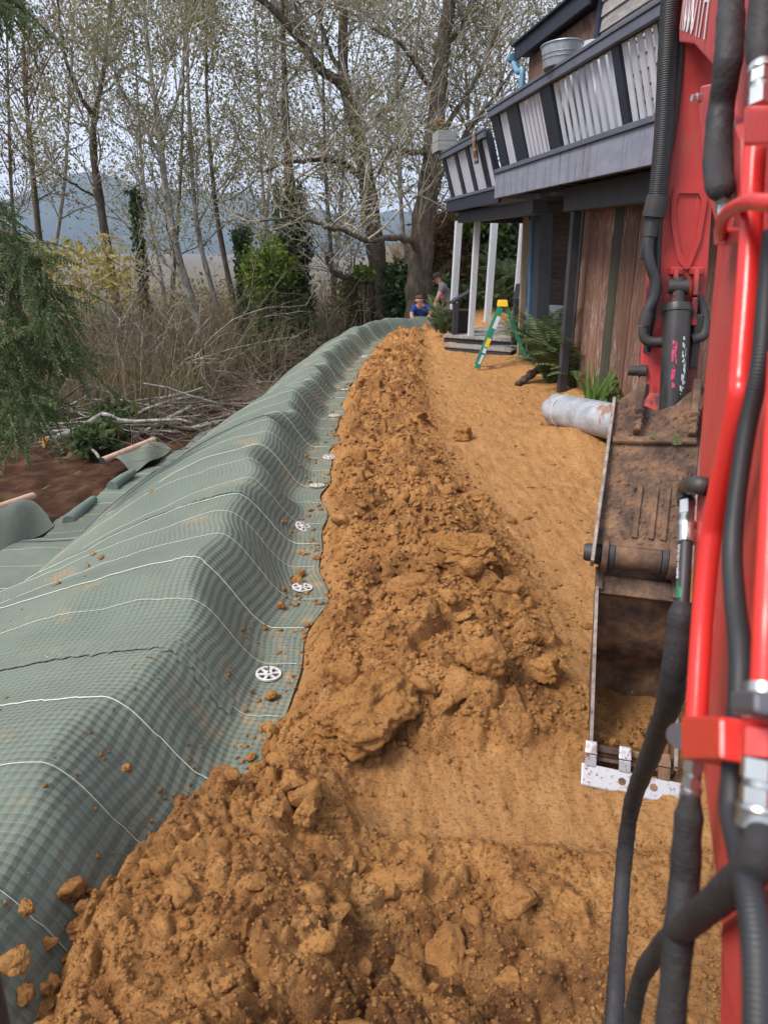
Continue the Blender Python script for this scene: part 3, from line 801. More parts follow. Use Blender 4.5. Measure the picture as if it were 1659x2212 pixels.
# far gable end and recessed wall under the porch
bw = hbox('porch_wall', 3.4, 3.6, -4.5, -.62, 0, 2.59, M['charcoal'])
z = .1
while z < 2.55:
    hbox('clapboard', 3.375, 3.4, -4.4, -.76, z, z + .172, M['clapboard_dark'], bw); z += .18
hbox('wall_trim', 3.35, 3.5, -.76, -.61, 0, 2.585, M['navy'], bw)
hbox('return_wall', 0.0, 3.4, -4.5, -4.3, 0, 2.58, M['charcoal'])
hbox('upper_return_wall', -.06, .02, -4.5, -.13, 2.86, 4.9, M['clapboard'])
# far wing under the eave: diagonal brown siding
def clip_a(poly, lo, hi):
    for lim, sg in ((lo, 1), (hi, -1)):
        out = []
        for p, q in zip(poly, poly[1:] + poly[:1]):
            ip, iq = sg * (p[0] - lim) >= 0, sg * (q[0] - lim) >= 0
            if ip: out.append(p)
            if ip != iq:
                t = (lim - p[0]) / (q[0] - p[0]); out.append((lim, p[1] + t * (q[1] - p[1])))
        poly = out
        if len(poly) < 3: return None
    return poly
sf = hbox('siding_wall', .06, 2.72, -.30, -.03, 2.86, 4.62, M['charcoal'])
a = -1.75
while a < 2.7:
    w = .19
    pol = clip_a([(a, 2.88), (a + w - .010, 2.88), (a + w - .010 + 1.62, 4.60), (a + 1.62, 4.60)], .10, 2.70)
    if pol:
        mb = MB(); mb.prism([HP(p[0], .004, p[1]) for p in pol], -HN * .03); mb.build('diagonal_board', M['soffit'], sf)
    a += w
roof = hbox('roof', .04, 2.95, -4.6, .12, 4.66, 4.80, M['charcoal'])
hbox('eave_fascia', .04, 2.97, .125, .165, 4.60, 4.80, M['navy'], roof, .004)
hbox('eave_drip', .04, 3.0, .10, .22, 4.803, 4.83, M['navy'], roof)
mb = MB(); mb.tube([HP(2.98, .17, 4.66), HP(3.10, .17, 4.66)], .065, 10); mb.build('gutter_end', M['gutter'], roof, True)
pts = spline([HP(2.85, .20, 4.55), HP(2.62, .20, 4.40), HP(2.42, .20, 4.36), HP(2.36, .20, 4.22), HP(2.36, .20, 2.9)], 6)
mb = MB(); mb.tube(pts, .045, 10); mb.build('downspout', M['gutter'], house, True)

# deck
OFN, OFF_ = .78, .70
ZF0, ZF1 = 2.55, 2.875
deck = hbox('deck', -7.0, 1.50, .02, OFN - .06, 2.62, 2.80, M['charcoal'])
for a0, a1 in ((-1.10, 1.52), (-3.6, -1.105), (-7, -3.605)):
    hbox('fascia_board', a0, a1, OFN - .05, OFN, ZF0, ZF1, M['fascia'], deck, .004)
hbox('end_fascia', 1.525, 1.56, .1, OFN - .01, ZF0, ZF1, M['fascia'], deck)
hbox('drip_board', -7, 1.50, OFN - .03, OFN + .028, ZF1 + .002, ZF1 + .055, M['slate'], deck, .004)
for a in np.arange(-6.8, 1.4, .42): hbox('joist', a, a + .045, .05, OFN - .07, 2.60, 2.76, M['charcoal'], deck)
fdeck = hbox('far_deck', 1.58, 5.05, -3.6, OFF_ - .05, 2.60, 2.78, M['charcoal'])
hbox('fascia_board', 1.58, 5.08, OFF_ - .04, OFF_ + .005, 2.50, 2.69, M['navy'], fdeck, .004)
hbox('end_fascia', 5.085, 5.12, -3.6, OFF_, 2.50, 2.69, M['navy'], fdeck)
hbox('drip_board', 1.58, 5.10, OFF_ - .02, OFF_ + .03, 2.693, 2.735, M['slate'], fdeck)
hbox('deck_beam', -7, -.10, .10, .33, 2.31, 2.592, M['charcoal'], deck, .005)
hbox('porch_beam', .6, 5.0, .30, .50, 2.31, 2.49, M['charcoal'], fdeck, .005)
hbox('porch_beam', 4.82, 5.0, -3.5, .29, 2.31, 2.49, M['charcoal'], fdeck)

def railing(name, a_posts, bal, off0, zb, ot, zt, cap_m, fill):
    """posts: (a0,a1) ranges; slats between them; leaning outwards from off0 to ot"""
    rl = hbox(name, a_posts[0][0], a_posts[-1][1], ot - .085, ot + .045, zt, zt + .035, cap_m, None, .004)
    hbox('sub_rail', a_posts[0][0], a_posts[-1][1], ot - .015, ot + .03, zt - .085, zt - .002, cap_m, rl, .003)
    hbox('inner_rail', a_posts[0][0], a_posts[-1][1], ot - .075, ot - .04, zt - .085, zt - .002, cap_m, rl)
    def slat(nm, a0, a1, m, o=0.0, th=.02):
        mb = MB(); zt2 = zt - .02
        vs = [HP(a0, off0 + o, zb), HP(a1, off0 + o, zb), HP(a1, ot + o - .02, zt2), HP(a0, ot + o - .02, zt2)]
        vs += [p - HN * th for p in vs]
        mb.add(vs, [(0, 1, 2, 3), (7, 6, 5, 4), (0, 4, 5, 1), (1, 5, 6, 2), (2, 6, 7, 3), (3, 7, 4, 0)])
        return mb.build(nm, m, rl, False, .002, 1)
    for a0, a1 in a_posts: slat('rail_post', a0, a1, M['navy'], .012, .09)
    for (p, q_), n in zip(zip(a_posts[:-1], a_posts[1:]), bal):
        span = q_[0] - p[1]; pit = span / n
        for i in range(n):
            c = p[1] + (i + .5) * pit; bw_ = min(.085, pit * fill)
            slat('baluster', c - bw_ / 2 + rng.uniform(-.004, .004), c + bw_ / 2, M['white'], -.012, .018)
    return rl
OT = .97; ZR = 3.635
pa = []
for (u0, u1, v) in ((1413, 1424, 45), (1313, 1327, 95), (1158, 1180, 208), (1088, 1109, 245), (1041, 1070, 262)):
    x0, x1 = HA(u1, v, OT), HA(u0, v, OT); pa.append((min(x0, x1), max(x0, x1)))
pa[-1] = (pa[-1][0], pa[-1][0] + .34)
pa = [(-6.9, -6.8), (-4.6, -4.5), (pa[0][0], pa[0][0] + .11)] + pa[1:]
railing('deck_railing', pa, [18, 9, 5, 9, 6, 4], OFN - .03, ZF1 + .06, OT, ZR, M['slate'], .68)
fo = .90
fp = [(1.72, 1.80), (2.10, 2.32), (2.90, 3.08), (3.70, 3.88), (4.60, 4.80)]
railing('far_deck_railing', fp, [3, 5, 5, 5], OFF_ - .03, 2.735, fo, 3.46, M['slate'], .93)

# posts
def post(name, base, top, w, m, parent=None, d=None):
    mb = MB(); mb.beam(base, top, w, d or w, up=HN); return mb.build(name, m, parent or house, False, .004, 1)
post('deck_post', HP(-.28, .225, -.1), HP(-.28, .225, 2.306), .105, M['charcoal'])
def pp(u, v, D): return P(u, v, D)
post('porch_post', pp(1163, 790, 12.4), pp(1176, 462, 12.4), .21, M['charcoal'])
post('porch_post', pp(1141, 785, 12.75), pp(1154, 464, 12.75), .10, M['blue_post'])
post('porch_post', pp(1122, 765, 13.6), pp(1136, 468, 13.6), .085, M['tan_post'])
b = PZ(1016, 731, .20); t = P(1031, 478, b.y); post('white_porch_post', b + Vector((0, 0, 0)), t, .105, M['white_post'])
post('white_porch_post', P(976, 720, 16.0), P(991, 478, 16.0), .13, M['white_post'])
post('white_porch_post', PZ(1052, 696, .25), P(1068, 476, PZ(1052, 696, .25).y), .14, M['white_post'])
post('white_porch_post', P(1112, 690, 18.4), P(1130, 474, 18.4), .12, M['white_post'])
post('white_porch_post', P(1128, 690, 15.2), P(1141, 476, 15.2), .09, M['white_post'])
post('white_porch_post', P(1176, 640, 16.5), P(1187, 472, 16.5), .12, M['white_post'])
# porch floor of boards, steps, stair rail
f0 = PZ(959, 722, .25); fdir = (PZ(1200, 738, .25) - f0).normalized(); fb = Vector((fdir.y * -1, fdir.x, 0))
pf = None
mb = MB(); mb.prism([f0 + Vector((0, 0, -.06)), f0 + fdir * 3.4 + Vector((0, 0, -.06)), f0 + fdir * 3.4 + fb * 4.4 + Vector((0, 0, -.06)), f0 + fb * 4.4 + Vector((0, 0, -.06))], (0, 0, -.12))
pf = mb.build('porch_floor', M['charcoal'], house)
for i in range(30):
    a = f0 + fdir * (i * .113); mb = MB()
    mb.beam(a + fdir * .054 - fb * .05 + Vector((0, 0, -.028)), a + fdir * .054 + fb * 4.35 + Vector((0, 0, -.028)), .106, .05)
    mb.build('floor_board', M['deckboard'], pf)
st = MB().box((f0 + fdir * .95 - fb * .30 + Vector((0, 0, -.245))), (1.35, .42, .13), Matrix.Rotation(math.atan2(fdir.y, fdir.x), 3, 'Z')).build('porch_step', M['charcoal'], house, False, .006, 1)
MB().box((f0 + fdir * .95 - fb * .31 + Vector((0, 0, -.160))), (1.40, .44, .035), Matrix.Rotation(math.atan2(fdir.y, fdir.x), 3, 'Z')).build('tread', M['deckboard'], st, False, .004, 1)
nb = PZ(980, 752, -.02); nt_ = P(985, 654, nb.y)
nw = post('newel_post', nb, nt_, .105, M['charcoal'])
hr = MB(); hr.beam(P(974, 654, nb.y - .05), P(1027, 622, 15.6), .11, .045); hr.build('stair_handrail', M['charcoal'], house, False, .004, 1)
n2 = P(1108, 775, 14.0); post('newel_post', n2, P(1116, 645, 14.0), .10, M['charcoal'])
hr = MB(); hr.beam(P(1113, 648, 14.0), P(1120, 615, 15.0), .10, .045); hr.build('stair_handrail', M['charcoal'], house, False, .004, 1)
# ================================================================ excavator
EXR = empty('excavator', (.45, .6, 0), 'red mini excavator boom, arm, thumb and bucket reaching down beside the house', 'excavator')
BS = .2996; BX = .141                      # left face of the boom: x = BX + BS*y
BD = Vector((BS, 1, 0)).normalized(); BNL = Vector((-1, BS, 0)).normalized()    # along, and outwards to the left
def BP(u, v, off=0.0):
    """point seen there on the plane parallel to the boom's left face, off metres towards the cab"""
    o = Vector((BX, 0, 0)) + BNL * off; r = ray(u, v); c = Vector((0, 0, CAMZ))
    t = (o - c).dot(BNL) / r.dot(BNL)
    return c + r * t
def BY(y, z, off=0.0): return Vector((BX + BS * y, y, z)) + BNL * off
# boom: banana-shaped box beam
low = [BY(.14, 1.02), BY(.30, 1.20), BP(1556, 2010), BP(1520, 1700), BP(1487, 1420), BP(1494, 1253), BP(1509, 983), BP(1522, 814), BP(1548, 536)]
low += [BY(1.28, 2.09), BY(1.60, 2.22), BY(2.25, 2.40), BY(3.12, 2.60), BY(3.30, 2.70)]
upp = [BY(3.42, 2.86), BY(3.30, 3.0), BY(2.2, 2.98), BY(1.3, 2.80), BY(.80, 2.35), BY(.42, 1.80), BY(.12, 1.40), BY(-.05, 1.20), BY(-.02, 1.0)]
mb = MB(); mb.prism(low + upp, -BNL * .185)
boom = mb.build('boom', M['red'], EXR, False, .006, 2)
# weld-on lower flange of the boom
for i in range(2, len(low) - 1):
    pass
mb = MB()
fl = [p + BNL * .006 for p in low[2:13]]
up_off = [Vector((0, 0, .022)) + BD * -.012] * len(fl)
poly = fl + [p + Vector((0, 0, .030)) - BD * .022 for p in reversed(fl)]
# bracket plate with pin in front of the arm
br = [BP(1512, 186, .012), BP(1545, 178, .012), BP(1600, 300, .012), BP(1600, 520, .012), BP(1548, 500, .012), BP(1530, 430, .012), BP(1516, 330, .012), BP(1509, 240, .012)]
mb = MB(); mb.prism(br, -BNL * .02); brk = mb.build('bracket_plate', M['red'], EXR, False, .003, 1)
mb = MB(); c = BP(1514, 212, .02); mb.lathe(c, BNL - BD * .4, [(0, .0085), (.010, .0085), (.0105, .006), (.018, .006)], 6); mb.build('bolt', M['zinc'], brk, True)
# brand lettering along the boom side
def text_obj(body, name, origin, xdir, ydir, size, mat, parent, depth=.0012):
    cu = bpy.data.curves.new(name, 'FONT'); cu.body = body; cu.size = size; cu.extrude = depth; cu.align_x = 'LEFT'
    cu.resolution_u = 3
    o = bpy.data.objects.new(name, cu); COL.objects.link(o)
    dg = bpy.context.evaluated_depsgraph_get(); me = bpy.data.meshes.new_from_object(o.evaluated_get(dg))
    bpy.data.objects.remove(o)
    xd = Vector(xdir).normalized(); yd = Vector(ydir).normalized(); zd = xd.cross(yd)
    off = wloc(parent)
    mt = Matrix((xd, yd, zd)).transposed()
    for v in me.vertices: v.co = mt @ v.co + Vector(origin) - off
    me.materials.clear(); me.materials.append(mat)
    return link(name, me, parent)
tdir = (BY(1.9, 2.335) - BY(3.15, 2.65)).normalized()
text_obj('KUBOTA', 'boom_lettering', BY(3.12, 2.64, .0025), tdir, Vector((0, 0, 1)) - tdir * tdir.z, .34, M['lettering'], boom)

# ---- arm (dipper)
AFW = Vector((BD.x, BD.y, 0)); ASD = Vector((BD.y, -BD.x, 0))        # away from cab, and to the right
def A(u, v, D): return P(u, v, D)
armc = [(1497, -60, 3.30), (1486, 150, 3.28), (1478, 300, 3.27), (1472, 440, 3.26), (1462, 590, 3.25), (1450, 730, 3.22), (1440, 850, 3.18), (1412, 1050, 2.98), (1392, 1190, 2.80)]
hw = [.105, .105, .11, .115, .118, .118, .115, .10, .085]
dep = [.20, .24, .26, .27, .26, .23, .20, .17, .15]
mb = MB(); rings = []
for (u, v, D), h, dp in zip(armc, hw, dep):
    c = A(u, v, D)
    rings.append([c - ASD * h, c + ASD * h, c + ASD * h + AFW * dp, c - ASD * h + AFW * dp])
vs = [p for r in rings for p in r]; fs = [(3, 2, 1, 0)]
for i in range(len(rings) - 1):
    for k_ in range(4): fs.append((i * 4 + k_, i * 4 + (k_ + 1) % 4, i * 4 + 4 + (k_ + 1) % 4, i * 4 + 4 + k_))
n_ = (len(rings) - 1) * 4; fs.append((n_, n_ + 1, n_ + 2, n_ + 3))
mb.add(vs, fs); arm = mb.build('arm', M['red'], EXR, False, .006, 2)
def AF(u, v, off=0.0):
    """point on the arm's front face"""
    vv = [p[1] for p in armc]; D = float(np.interp(v, vv, [p[2] for p in armc])); c = A(float(np.interp(v, vv, [p[0] for p in armc])), v, D)
    r = ray(u, v); o_ = Vector((0, 0, CAMZ)); return o_ + r * ((c - o_).dot(AFW) / r.dot(AFW)) - AFW * off
# flanges, embossed frame and ribs on the arm front
ol = [(1455, 405), (1518, 405), (1527, 430), (1512, 520), (1488, 580), (1478, 582), (1462, 560), (1448, 480), (1450, 430)]
il = [(1466, 418), (1508, 418), (1515, 435), (1502, 512), (1483, 566), (1480, 566), (1470, 545), (1459, 476), (1460, 434)]
mb = MB(); n = len(ol)
vs = [AF(*p, .012) for p in ol] + [AF(*p, .012) for p in il] + [AF(*p, -.002) for p in ol] + [AF(*p, -.002) for p in il]
fs = [(i, (i + 1) % n, n + (i + 1) % n, n + i) for i in range(n)] + [(i, 2 * n + i, 2 * n + (i + 1) % n, (i + 1) % n) for i in range(n)] + [(n + i, n + (i + 1) % n, 3 * n + (i + 1) % n, 3 * n + i) for i in range(n)]
mb.add(vs, fs); mb.build('stiffener_plate', M['red'], arm)
for u0, u1, u2 in ((1458, 1456, 1452), (1502, 1498, 1494)):
    mb = MB(); mb.beam(AF(u0, 584, .03), AF(u1, 640, .045), .020, .07, AFW); mb.beam(AF(u1, 640, .045), AF(u2, 700, .03), .022, .07, AFW)
    mb.box(AF(u0, 585, .012), (.048, .05, .03)); mb.build('cylinder_lug', M['red'], arm, False, .004, 1)
mb = MB(); mb.lathe(AF(1395, 802, 0) - ASD * .02, -ASD, [(-.02, .028), (.01, .028), (.012, .022), (.055, .022)], 14); mb.build('side_pin', M['dusty_black'], arm, True)
# thumb cylinder
c0, c1 = AF(1464, 600, .05), AF(1446, 905, .10)
ax = (c1 - c0).normalized()
cyl = MB(); cyl.lathe(AF(1461, 655, .065), ax, [(0, .054), (.02, .058), (.032, .058), (.034, .054), (.50, .054), (.62, .054)], 26)
cyl = cyl.build('thumb_cylinder', M['black_paint'], EXR, True)
MB().tube([c0, AF(1461, 662, .06)], .028, 14).build('rod_eye', M['dusty_black'], cyl, True)
mb = MB(); mb.lathe(AF(1463, 618, .055) - ASD * .04, ASD, [(0, .030), (.08, .030)], 16); mb.build('eye_boss', M['dusty_black'], cyl, True)
mb = MB(); mb.box(AF(1497, 735, .02), (.035, .06, .22)); mb.build('valve_block', M['dusty_black'], cyl, False, .005, 1)
# worn sticker remains wrapped on the cylinder
axp = AF(1461, 655, .065)
def on_cyl(ang, dist, r=.0547):
    c = axp + ax * dist; x = ASD - ax * ASD.dot(ax); x.normalize(); y = ax.cross(x)
    q = -AFW - ax * (-AFW).dot(ax); q.normalize()
    return c + (q * math.cos(ang) + x * math.sin(ang)) * r
rg = random.Random(5)
for nm, base_ang, m, d0, d1, cnt in (('pink_sticker_scrap', -.12, M['sticker_pink'], .15, .34, 26), ('white_sticker_scrap', .62, M['sticker_white'], .13, .42, 34)):
    mb = MB()
    for i in range(cnt):
        a0 = base_ang + rg.uniform(-.16, .16); dd = d0 + (d1 - d0) * rg.random(); w = rg.uniform(.03, .14); h = rg.uniform(.006, .022)
        if nm[0] == 'w' and rg.random() < .35: h *= 1.8
        k1 = [(a0 - w / 2 + rg.uniform(-.03, .03), dd), (a0 + w / 2, dd + rg.uniform(-.006, .006)), (a0 + w / 2 + rg.uniform(-.03, .03), dd + h), (a0 - w / 2, dd + h)]
        mb.add([on_cyl(a_, d_, .0546 + .0002 * (i % 5)) for a_, d_ in k1], [(0, 1, 2, 3)])
    mb.build(nm, m, cyl)

# hoses on the arm's left side
def hose(name, pts, r, m, parent=EXR, ribs=0.0, pit=.006, n=14, sm=14):
    pp_ = spline(pts, sm)
    if name == 'hose_sleeve':                              # loose woven sleeve: creases and flats
        rg_ = random.Random(int(pts[0].x * 9999)); ph = [rg_.uniform(0, 6) for _ in range(6)]; rr = []; L = 0; out = []
        pp_ = spline(pts, 34)
        for i, p in enumerate(pp_):
            if i: L += (p - pp_[i - 1]).length
            k_ = 1 + .022 * math.sin(L * 95 + ph[0]) + .02 * math.sin(L * 190 + ph[1]) + .035 * math.sin(L * 38 + ph[2]) + rg_.uniform(-.012, .012)
            e_ = min(1, .62 + L / .045); rr.append(r * k_ * e_)
        mb = MB(); mb.tube(pp_, rr, n, True, 0, .93)
        return mb.build(name, m, parent, True, sharp=False)
    if ribs:
        L = sum((b - a).length for a, b in zip(pp_[:-1], pp_[1:])); cnt = int(L / pit) * 3
        cum = [0]
        for a, b in zip(pp_[:-1], pp_[1:]): cum.append(cum[-1] + (b - a).length)
        out, rr = [], []
        for i in range(cnt + 1):
            s_ = L * i / cnt; j = max(0, min(int(np.searchsorted(cum, s_)) - 1, len(pp_) - 2))
            f = (s_ - cum[j]) / max(cum[j + 1] - cum[j], 1e-6); out.append(pp_[j].lerp(pp_[j + 1], f)); rr.append(r + (ribs if i % 3 else -ribs))
        mb = MB(); mb.tube(out, rr, n); return mb.build(name, m, parent, True, sharp=False)
    mb = MB(); mb.tube(pp_, r, n); return mb.build(name, m, parent, True)
hose('corrugated_hose', [AF(1449, -20, .02), AF(1440, 130, .03), AF(1434, 260, .04), AF(1426, 360, .05), AF(1417, 440, .05)], .036, M['rubber'], EXR, .0018, .008)
hose('corrugated_hose', [AF(1462, -20, .0), AF(1458, 130, .0), AF(1448, 240, .01), AF(1436, 330, .02)], .030, M['rubber'], EXR, .0016, .008)
hose('arm_hose', [AF(1414, 440, .05), AF(1408, 480, .05), AF(1398, 530, .06), AF(1402, 570, .07), AF(1413, 605, .07), AF(1411, 640, .07), AF(1398, 668, .07), AF(1392, 690, .07)], .022, M['rubber'])
hose('arm_hose', [AF(1424, 440, .0), AF(1420, 520, .0), AF(1416, 600, .0), AF(1404, 690, .0), AF(1396, 760, .0)], .016, M['rubber'])
mb = MB(); mb.tube([AF(1420, 425, .05), AF(1410, 470, .05)], .045, 14); mb.tube([AF(1409, 474, .05), AF(1402, 512, .055)], .028, 12); mb.build('hose_coupling', M['dusty_black'], EXR, True)
mb = MB(); mb.beam(AF(1398, 470, .03), AF(1385, 560, .03), .022, .03, AFW); mb.build('hose_guard', M['dusty_black'], EXR, False, .004, 1)
mb = MB(); mb.tube([AF(1397, 672, .07), AF(1390, 700, .07)], .029, 14); mb.build('hose_ferrule', M['dusty_black'], EXR, True)
hose('elbow_fitting', [AF(1389, 702, .07), AF(1389, 722, .07), AF(1402, 734, .07), AF(1436, 735, .07)], .022, M['dusty_black'])
hose('elbow_fitting', [AF(1505, 640, .02), AF(1520, 690, .03), AF(1516, 722, .04), AF(1490, 730, .05)], .022, M['dusty_black'])

# ---- thumb, folded up along the arm
TC = P(1385, 1175, 2.66); TUP = (P(1421, 875, 2.98) - TC); TL = TUP.length; TUP.normalize()
TS = ASD; TF = TS.cross(TUP).normalized()                       # TF points away or towards the cab
if TF.y > 0: TF = -TF
def T(s, h, f=0.0): return TC + TS * s + TUP * h + TF * f
W = .172
pl = [T(-W, -.02), T(W, -.02), T(W, TL - .02), T(.135, TL + .02), T(.175, TL + .085), T(.150, TL + .10), T(.105, TL + .055), T(.065, TL + .005), T(0, TL - .025), T(-.065, TL - .0), T(-.040, TL + .055), T(-.042, TL + .09), T(-.075, TL + .10), T(-.105, TL + .06), T(-.145, TL + .02), T(-W, TL + .0)]
mb = MB(); mb.prism(pl, -TF * .022); thumb = mb.build('thumb', M['mud_steel'], EXR, False, .003, 1)
for s in (-W - .008, W):
    mb = MB(); mb.prism([T(s, -.10, .055), T(s, -.10, -.05), T(s, TL + .02, -.05), T(s, TL + .015, .028)], TS * .014)
    mb.build('side_flange', M['edge_steel'], thumb, False, .002, 1)
for s in (-.072, .135):
    mb = MB(); mb.prism([T(s - .013, TL - .14, .0), T(s - .013, TL - .13, .045), T(s - .013, TL + .06, .06), T(s - .013, TL + .11, .035), T(s - .013, TL + .105, -.02), T(s - .013, TL - .02, -.01)], TS * .028)
    tn = mb.build('tine', M['mud_steel'], thumb, False, .004, 1)
    for j in range(3):
        MB().box(T(s, TL - .05 - .028 * j, .048 - .006 * j), (.036, .02, .018)).build('serration', M['mud_steel'], tn, False, .002, 1)
for s in (-.03, .03, .075):
    mb = MB(); mb.beam(T(s, .02, .006), T(s, TL * .40, .004), .022, .014, TF); mb.build('weld_rib', M['mud_steel'], thumb, False, .003, 1)
mb = MB(); mb.beam(T(-W + .012, TL - .17, .008), T(W - .012, TL - .15, .008), .03, .03, TUP); mb.build('cross_rib', M['mud_steel'], thumb, False, .006, 1)
mb = MB(); mb.box(T(-.045, TL * .36, .0018), (.012, .004, .028)); mb.build('drain_hole_shade', M['pot'], thumb)  # solid dark chip on the plate, its colour standing for a hole's shade
# mud caked on the plate
rg = random.Random(9); mb = MB()
for i in range(420):
    s = rg.uniform(-W + .02, W - .02); h = TL * (rg.random() ** .8) * .98; r_ = rg.uniform(.004, .016)
    a = T(s, h, .001)
    q_ = [a + TS * r_ * math.cos(t_) * rg.uniform(.6, 1.2) + TUP * r_ * math.sin(t_) * rg.uniform(.6, 1.3) for t_ in np.linspace(0, 2 * math.pi, 7)[:-1]]
    mb.add(q_ + [a + TF * r_ * rg.uniform(.3, .6)], [(k_, (k_ + 1) % 6, 6) for k_ in range(6)])
mk = mb.build('caked_mud', M['mud_steel'], thumb, True); mk['kind'] = 'stuff'

# ---- pivot boss between arm, thumb and bucket
PB = P(1376, 1204, 2.68)
mb = MB(); mb.lathe(PB - TS * .085, TS, [(0, .056), (.17, .056)], 24); boss = mb.build('pivot_boss', M['mud_steel'], EXR, True)
for s0, s1, r_, m in ((-.110, -.088, .060, 'dusty_black'), (.088, .110, .060, 'dusty_black'), (-.135, -.112, .072, 'mud_steel'), (.112, .138, .072, 'mud_steel'), (-.165, -.14, .045, 'dusty_black')):
    mb = MB(); mb.lathe(PB + TS * s0, TS, [(0, r_), (s1 - s0, r_)], 24); mb.build('washer', M[m], boss, True)
mb = MB(); mb.lathe(PB - TS * .205, TS, [(0, .030), (.012, .036), (.40, .036)], 18); mb.build('pivot_pin', M['dusty_black'], boss, True)

# ---- bucket, mouth towards the cab
BK = P(1364, 1690, 2.28)                      # middle of the cutting edge
BT = P(1373, 1272, 2.70)                      # middle of the top bar
BUP = (BT - BK); BL = BUP.length; BUP.normalize()
BF = TS.cross(BUP).normalized()
if BF.y > 0: BF = -BF                         # towards the cab
def B(s, h, f=0.0): return BK + TS * s + BUP * h + BF * f
bw_ = .150
prof = [(.09, 0), (.03, -.10), (.03, -.24), (.10, -.37), (.22, -.44), (.36, -.44), (.47, -.36), (.53, -.22), (BL - .02, -.03)]
prof2 = [(h, f) for h, f in prof]
mb = MB(); n = len(prof2); sp_ = spline([Vector((h, f, 0)) for h, f in prof2], 4)
vs, fs = [], []
for p in sp_:
    for s in (-bw_, bw_): vs.append(B(s, p.x, p.y))
for i in range(len(sp_) - 1): fs.append((2 * i, 2 * i + 1, 2 * i + 3, 2 * i + 2))
m0 = len(vs)
for i, p in enumerate(sp_):
    q_ = Vector((.25, -.2, 0)); dirv = (p - q_).normalized() * .012
    for s in (-bw_, bw_): vs.append(B(s, p.x + dirv.x, p.y + dirv.y))
for i in range(len(sp_) - 1): fs.append((m0 + 2 * i + 2, m0 + 2 * i + 3, m0 + 2 * i + 1, m0 + 2 * i))
mb.add(vs, fs); bucket = mb.build('bucket', M['mud_steel'], EXR, True)
for s in (-bw_ - .010, bw_ - .004):
    sidep = [B(s, p.x, p.y) for p in sp_] + [B(s, BL + .02, .02), B(s, BL + .06, .03), B(s, BL + .06, .06), B(s, BL - .02, .055), B(s, .30, .035), B(s, .07, .012)]
    mb = MB(); mb.prism(sidep, TS * .014); sd_ = mb.build('side_plate', M['mud_steel'], bucket)
    mb = MB(); mb.beam(B(s + .007, .085, .018), B(s + .007, .30, .040), .013, .012, BF); mb.beam(B(s + .007, .30, .040), B(s + .007, BL - .02, .060), .013, .012, BF)
    mb.build('side_cutter', M['edge_steel'], sd_)
mb = MB(); mb.beam(B(-bw_, BL - .005, .02), B(bw_, BL - .005, .02), .05, .075, BUP); mb.build('top_bar', M['mud_steel'], bucket, False, .008, 2)
mb = MB(); mb.beam(B(-.13, BL + .062, -.03), B(.13, BL + .062, -.03), .05, .060, BUP); mb.build('link_bar', M['mud_steel'], bucket, False, .008, 2)
for s in (-bw_, bw_ - .02):
    mb = MB(); mb.prism([B(s, BL - .03, .06), B(s, BL - .03, -.06), B(s, BL + .11, -.06), B(s, BL + .11, .045)], TS * .022); mb.build('hinge_ear', M['mud_steel'], bucket, False, .004, 1)
# floor lip, adapters and the bolted cutting edge
mb = MB(); mb.beam(B(-bw_, .085, -.02), B(bw_, .085, -.02), .06, .02, BF); mb.build('lip', M['mud_steel'], bucket, False, .003, 1)
ce = MB(); ce.prism([B(-.186, -.042, .03), B(.186, -.052, .03), B(.186, .030, .022), B(-.186, .040, .022)], -BF * .02)
ce = ce.build('cutting_edge', M['worn_steel'], bucket, False, .006, 2)
for s in (-.037, .075):
    mb = MB(); mb.lathe(B(s, -.002, .0285), BF, [(-.01, .0135), (.001, .0135)], 16); mb.build('bolt_hole', M['mud_steel'], ce, True)
for s, m in ((-.152, 'worn_steel'), (-.028, 'worn_steel'), (.112, 'mud_steel')):
    mb = MB(); mb.prism([B(s - .021, .03, .024), B(s + .021, .028, .024), B(s + .022, .075, .034), B(s - .022, .075, .034)], -BF * .03)
    mb.prism([B(s - .023, .077, .040), B(s + .023, .077, .040), B(s + .021, .125, .030), B(s - .021, .125, .030)], -BF * .035)
    mb.build('tooth_adapter', M[m], bucket, False, .005, 2)
rg = random.Random(4); mb = MB()
for i in range(260):                                       # soil left inside
    h = .05 + abs(rg.gauss(0, .09)); s = rg.uniform(-bw_ + .02, bw_ - .02); f = -.06 - rg.random() * .25
    r_ = rg.uniform(.006, .02); a = B(s, max(h - .05, .02) + .03, f)
    vv = [a + Vector((rg.gauss(0, 1), rg.gauss(0, 1), rg.gauss(0, 1))).normalized() * r_ for _ in range(6)]
    mb.add(vv, [(0, 1, 2), (0, 2, 3), (0, 3, 4), (1, 2, 5), (2, 3, 5), (3, 4, 5), (0, 4, 1), (1, 4, 5)])
so = mb.build('soil_in_bucket', M['clod'], bucket); so['kind'] = 'stuff'

# ---- pipes and hoses along the near boom
TO = .030
hose('steel_line', [BP(1632, 300, TO), BP(1624, 420, TO), BP(1618, 560, TO), BP(1600, 800, TO), BP(1592, 880, TO), BP(1545, 1100, TO), BP(1532, 1180, TO), BP(1516, 1340, TO), BP(1503, 1560, TO)], .0094, M['red_tube'], EXR, n=24)
def block(name, u0, v0, u1, v1, off, dpt, m):
    c = [BP(u0, v0, off), BP(u1, v0, off), BP(u1, v1, off), BP(u0, v1, off)]
    mb = MB(); mb.prism(c, -BNL * dpt); return mb.build(name, m, EXR, False, .003, 2)
block('line_block', 1470, 1546, 1552, 1640, TO + .018, .045, M['red_tube'])
mb = MB(); c = BP(1466, 1592, TO); mb.lathe(c, -BNL.cross(Vector((0, 0, 1))) * -1 if False else -BD, [(-.03, .012), (-.012, .015), (.0, .015), (.012, .010), (.04, .006)], 14)
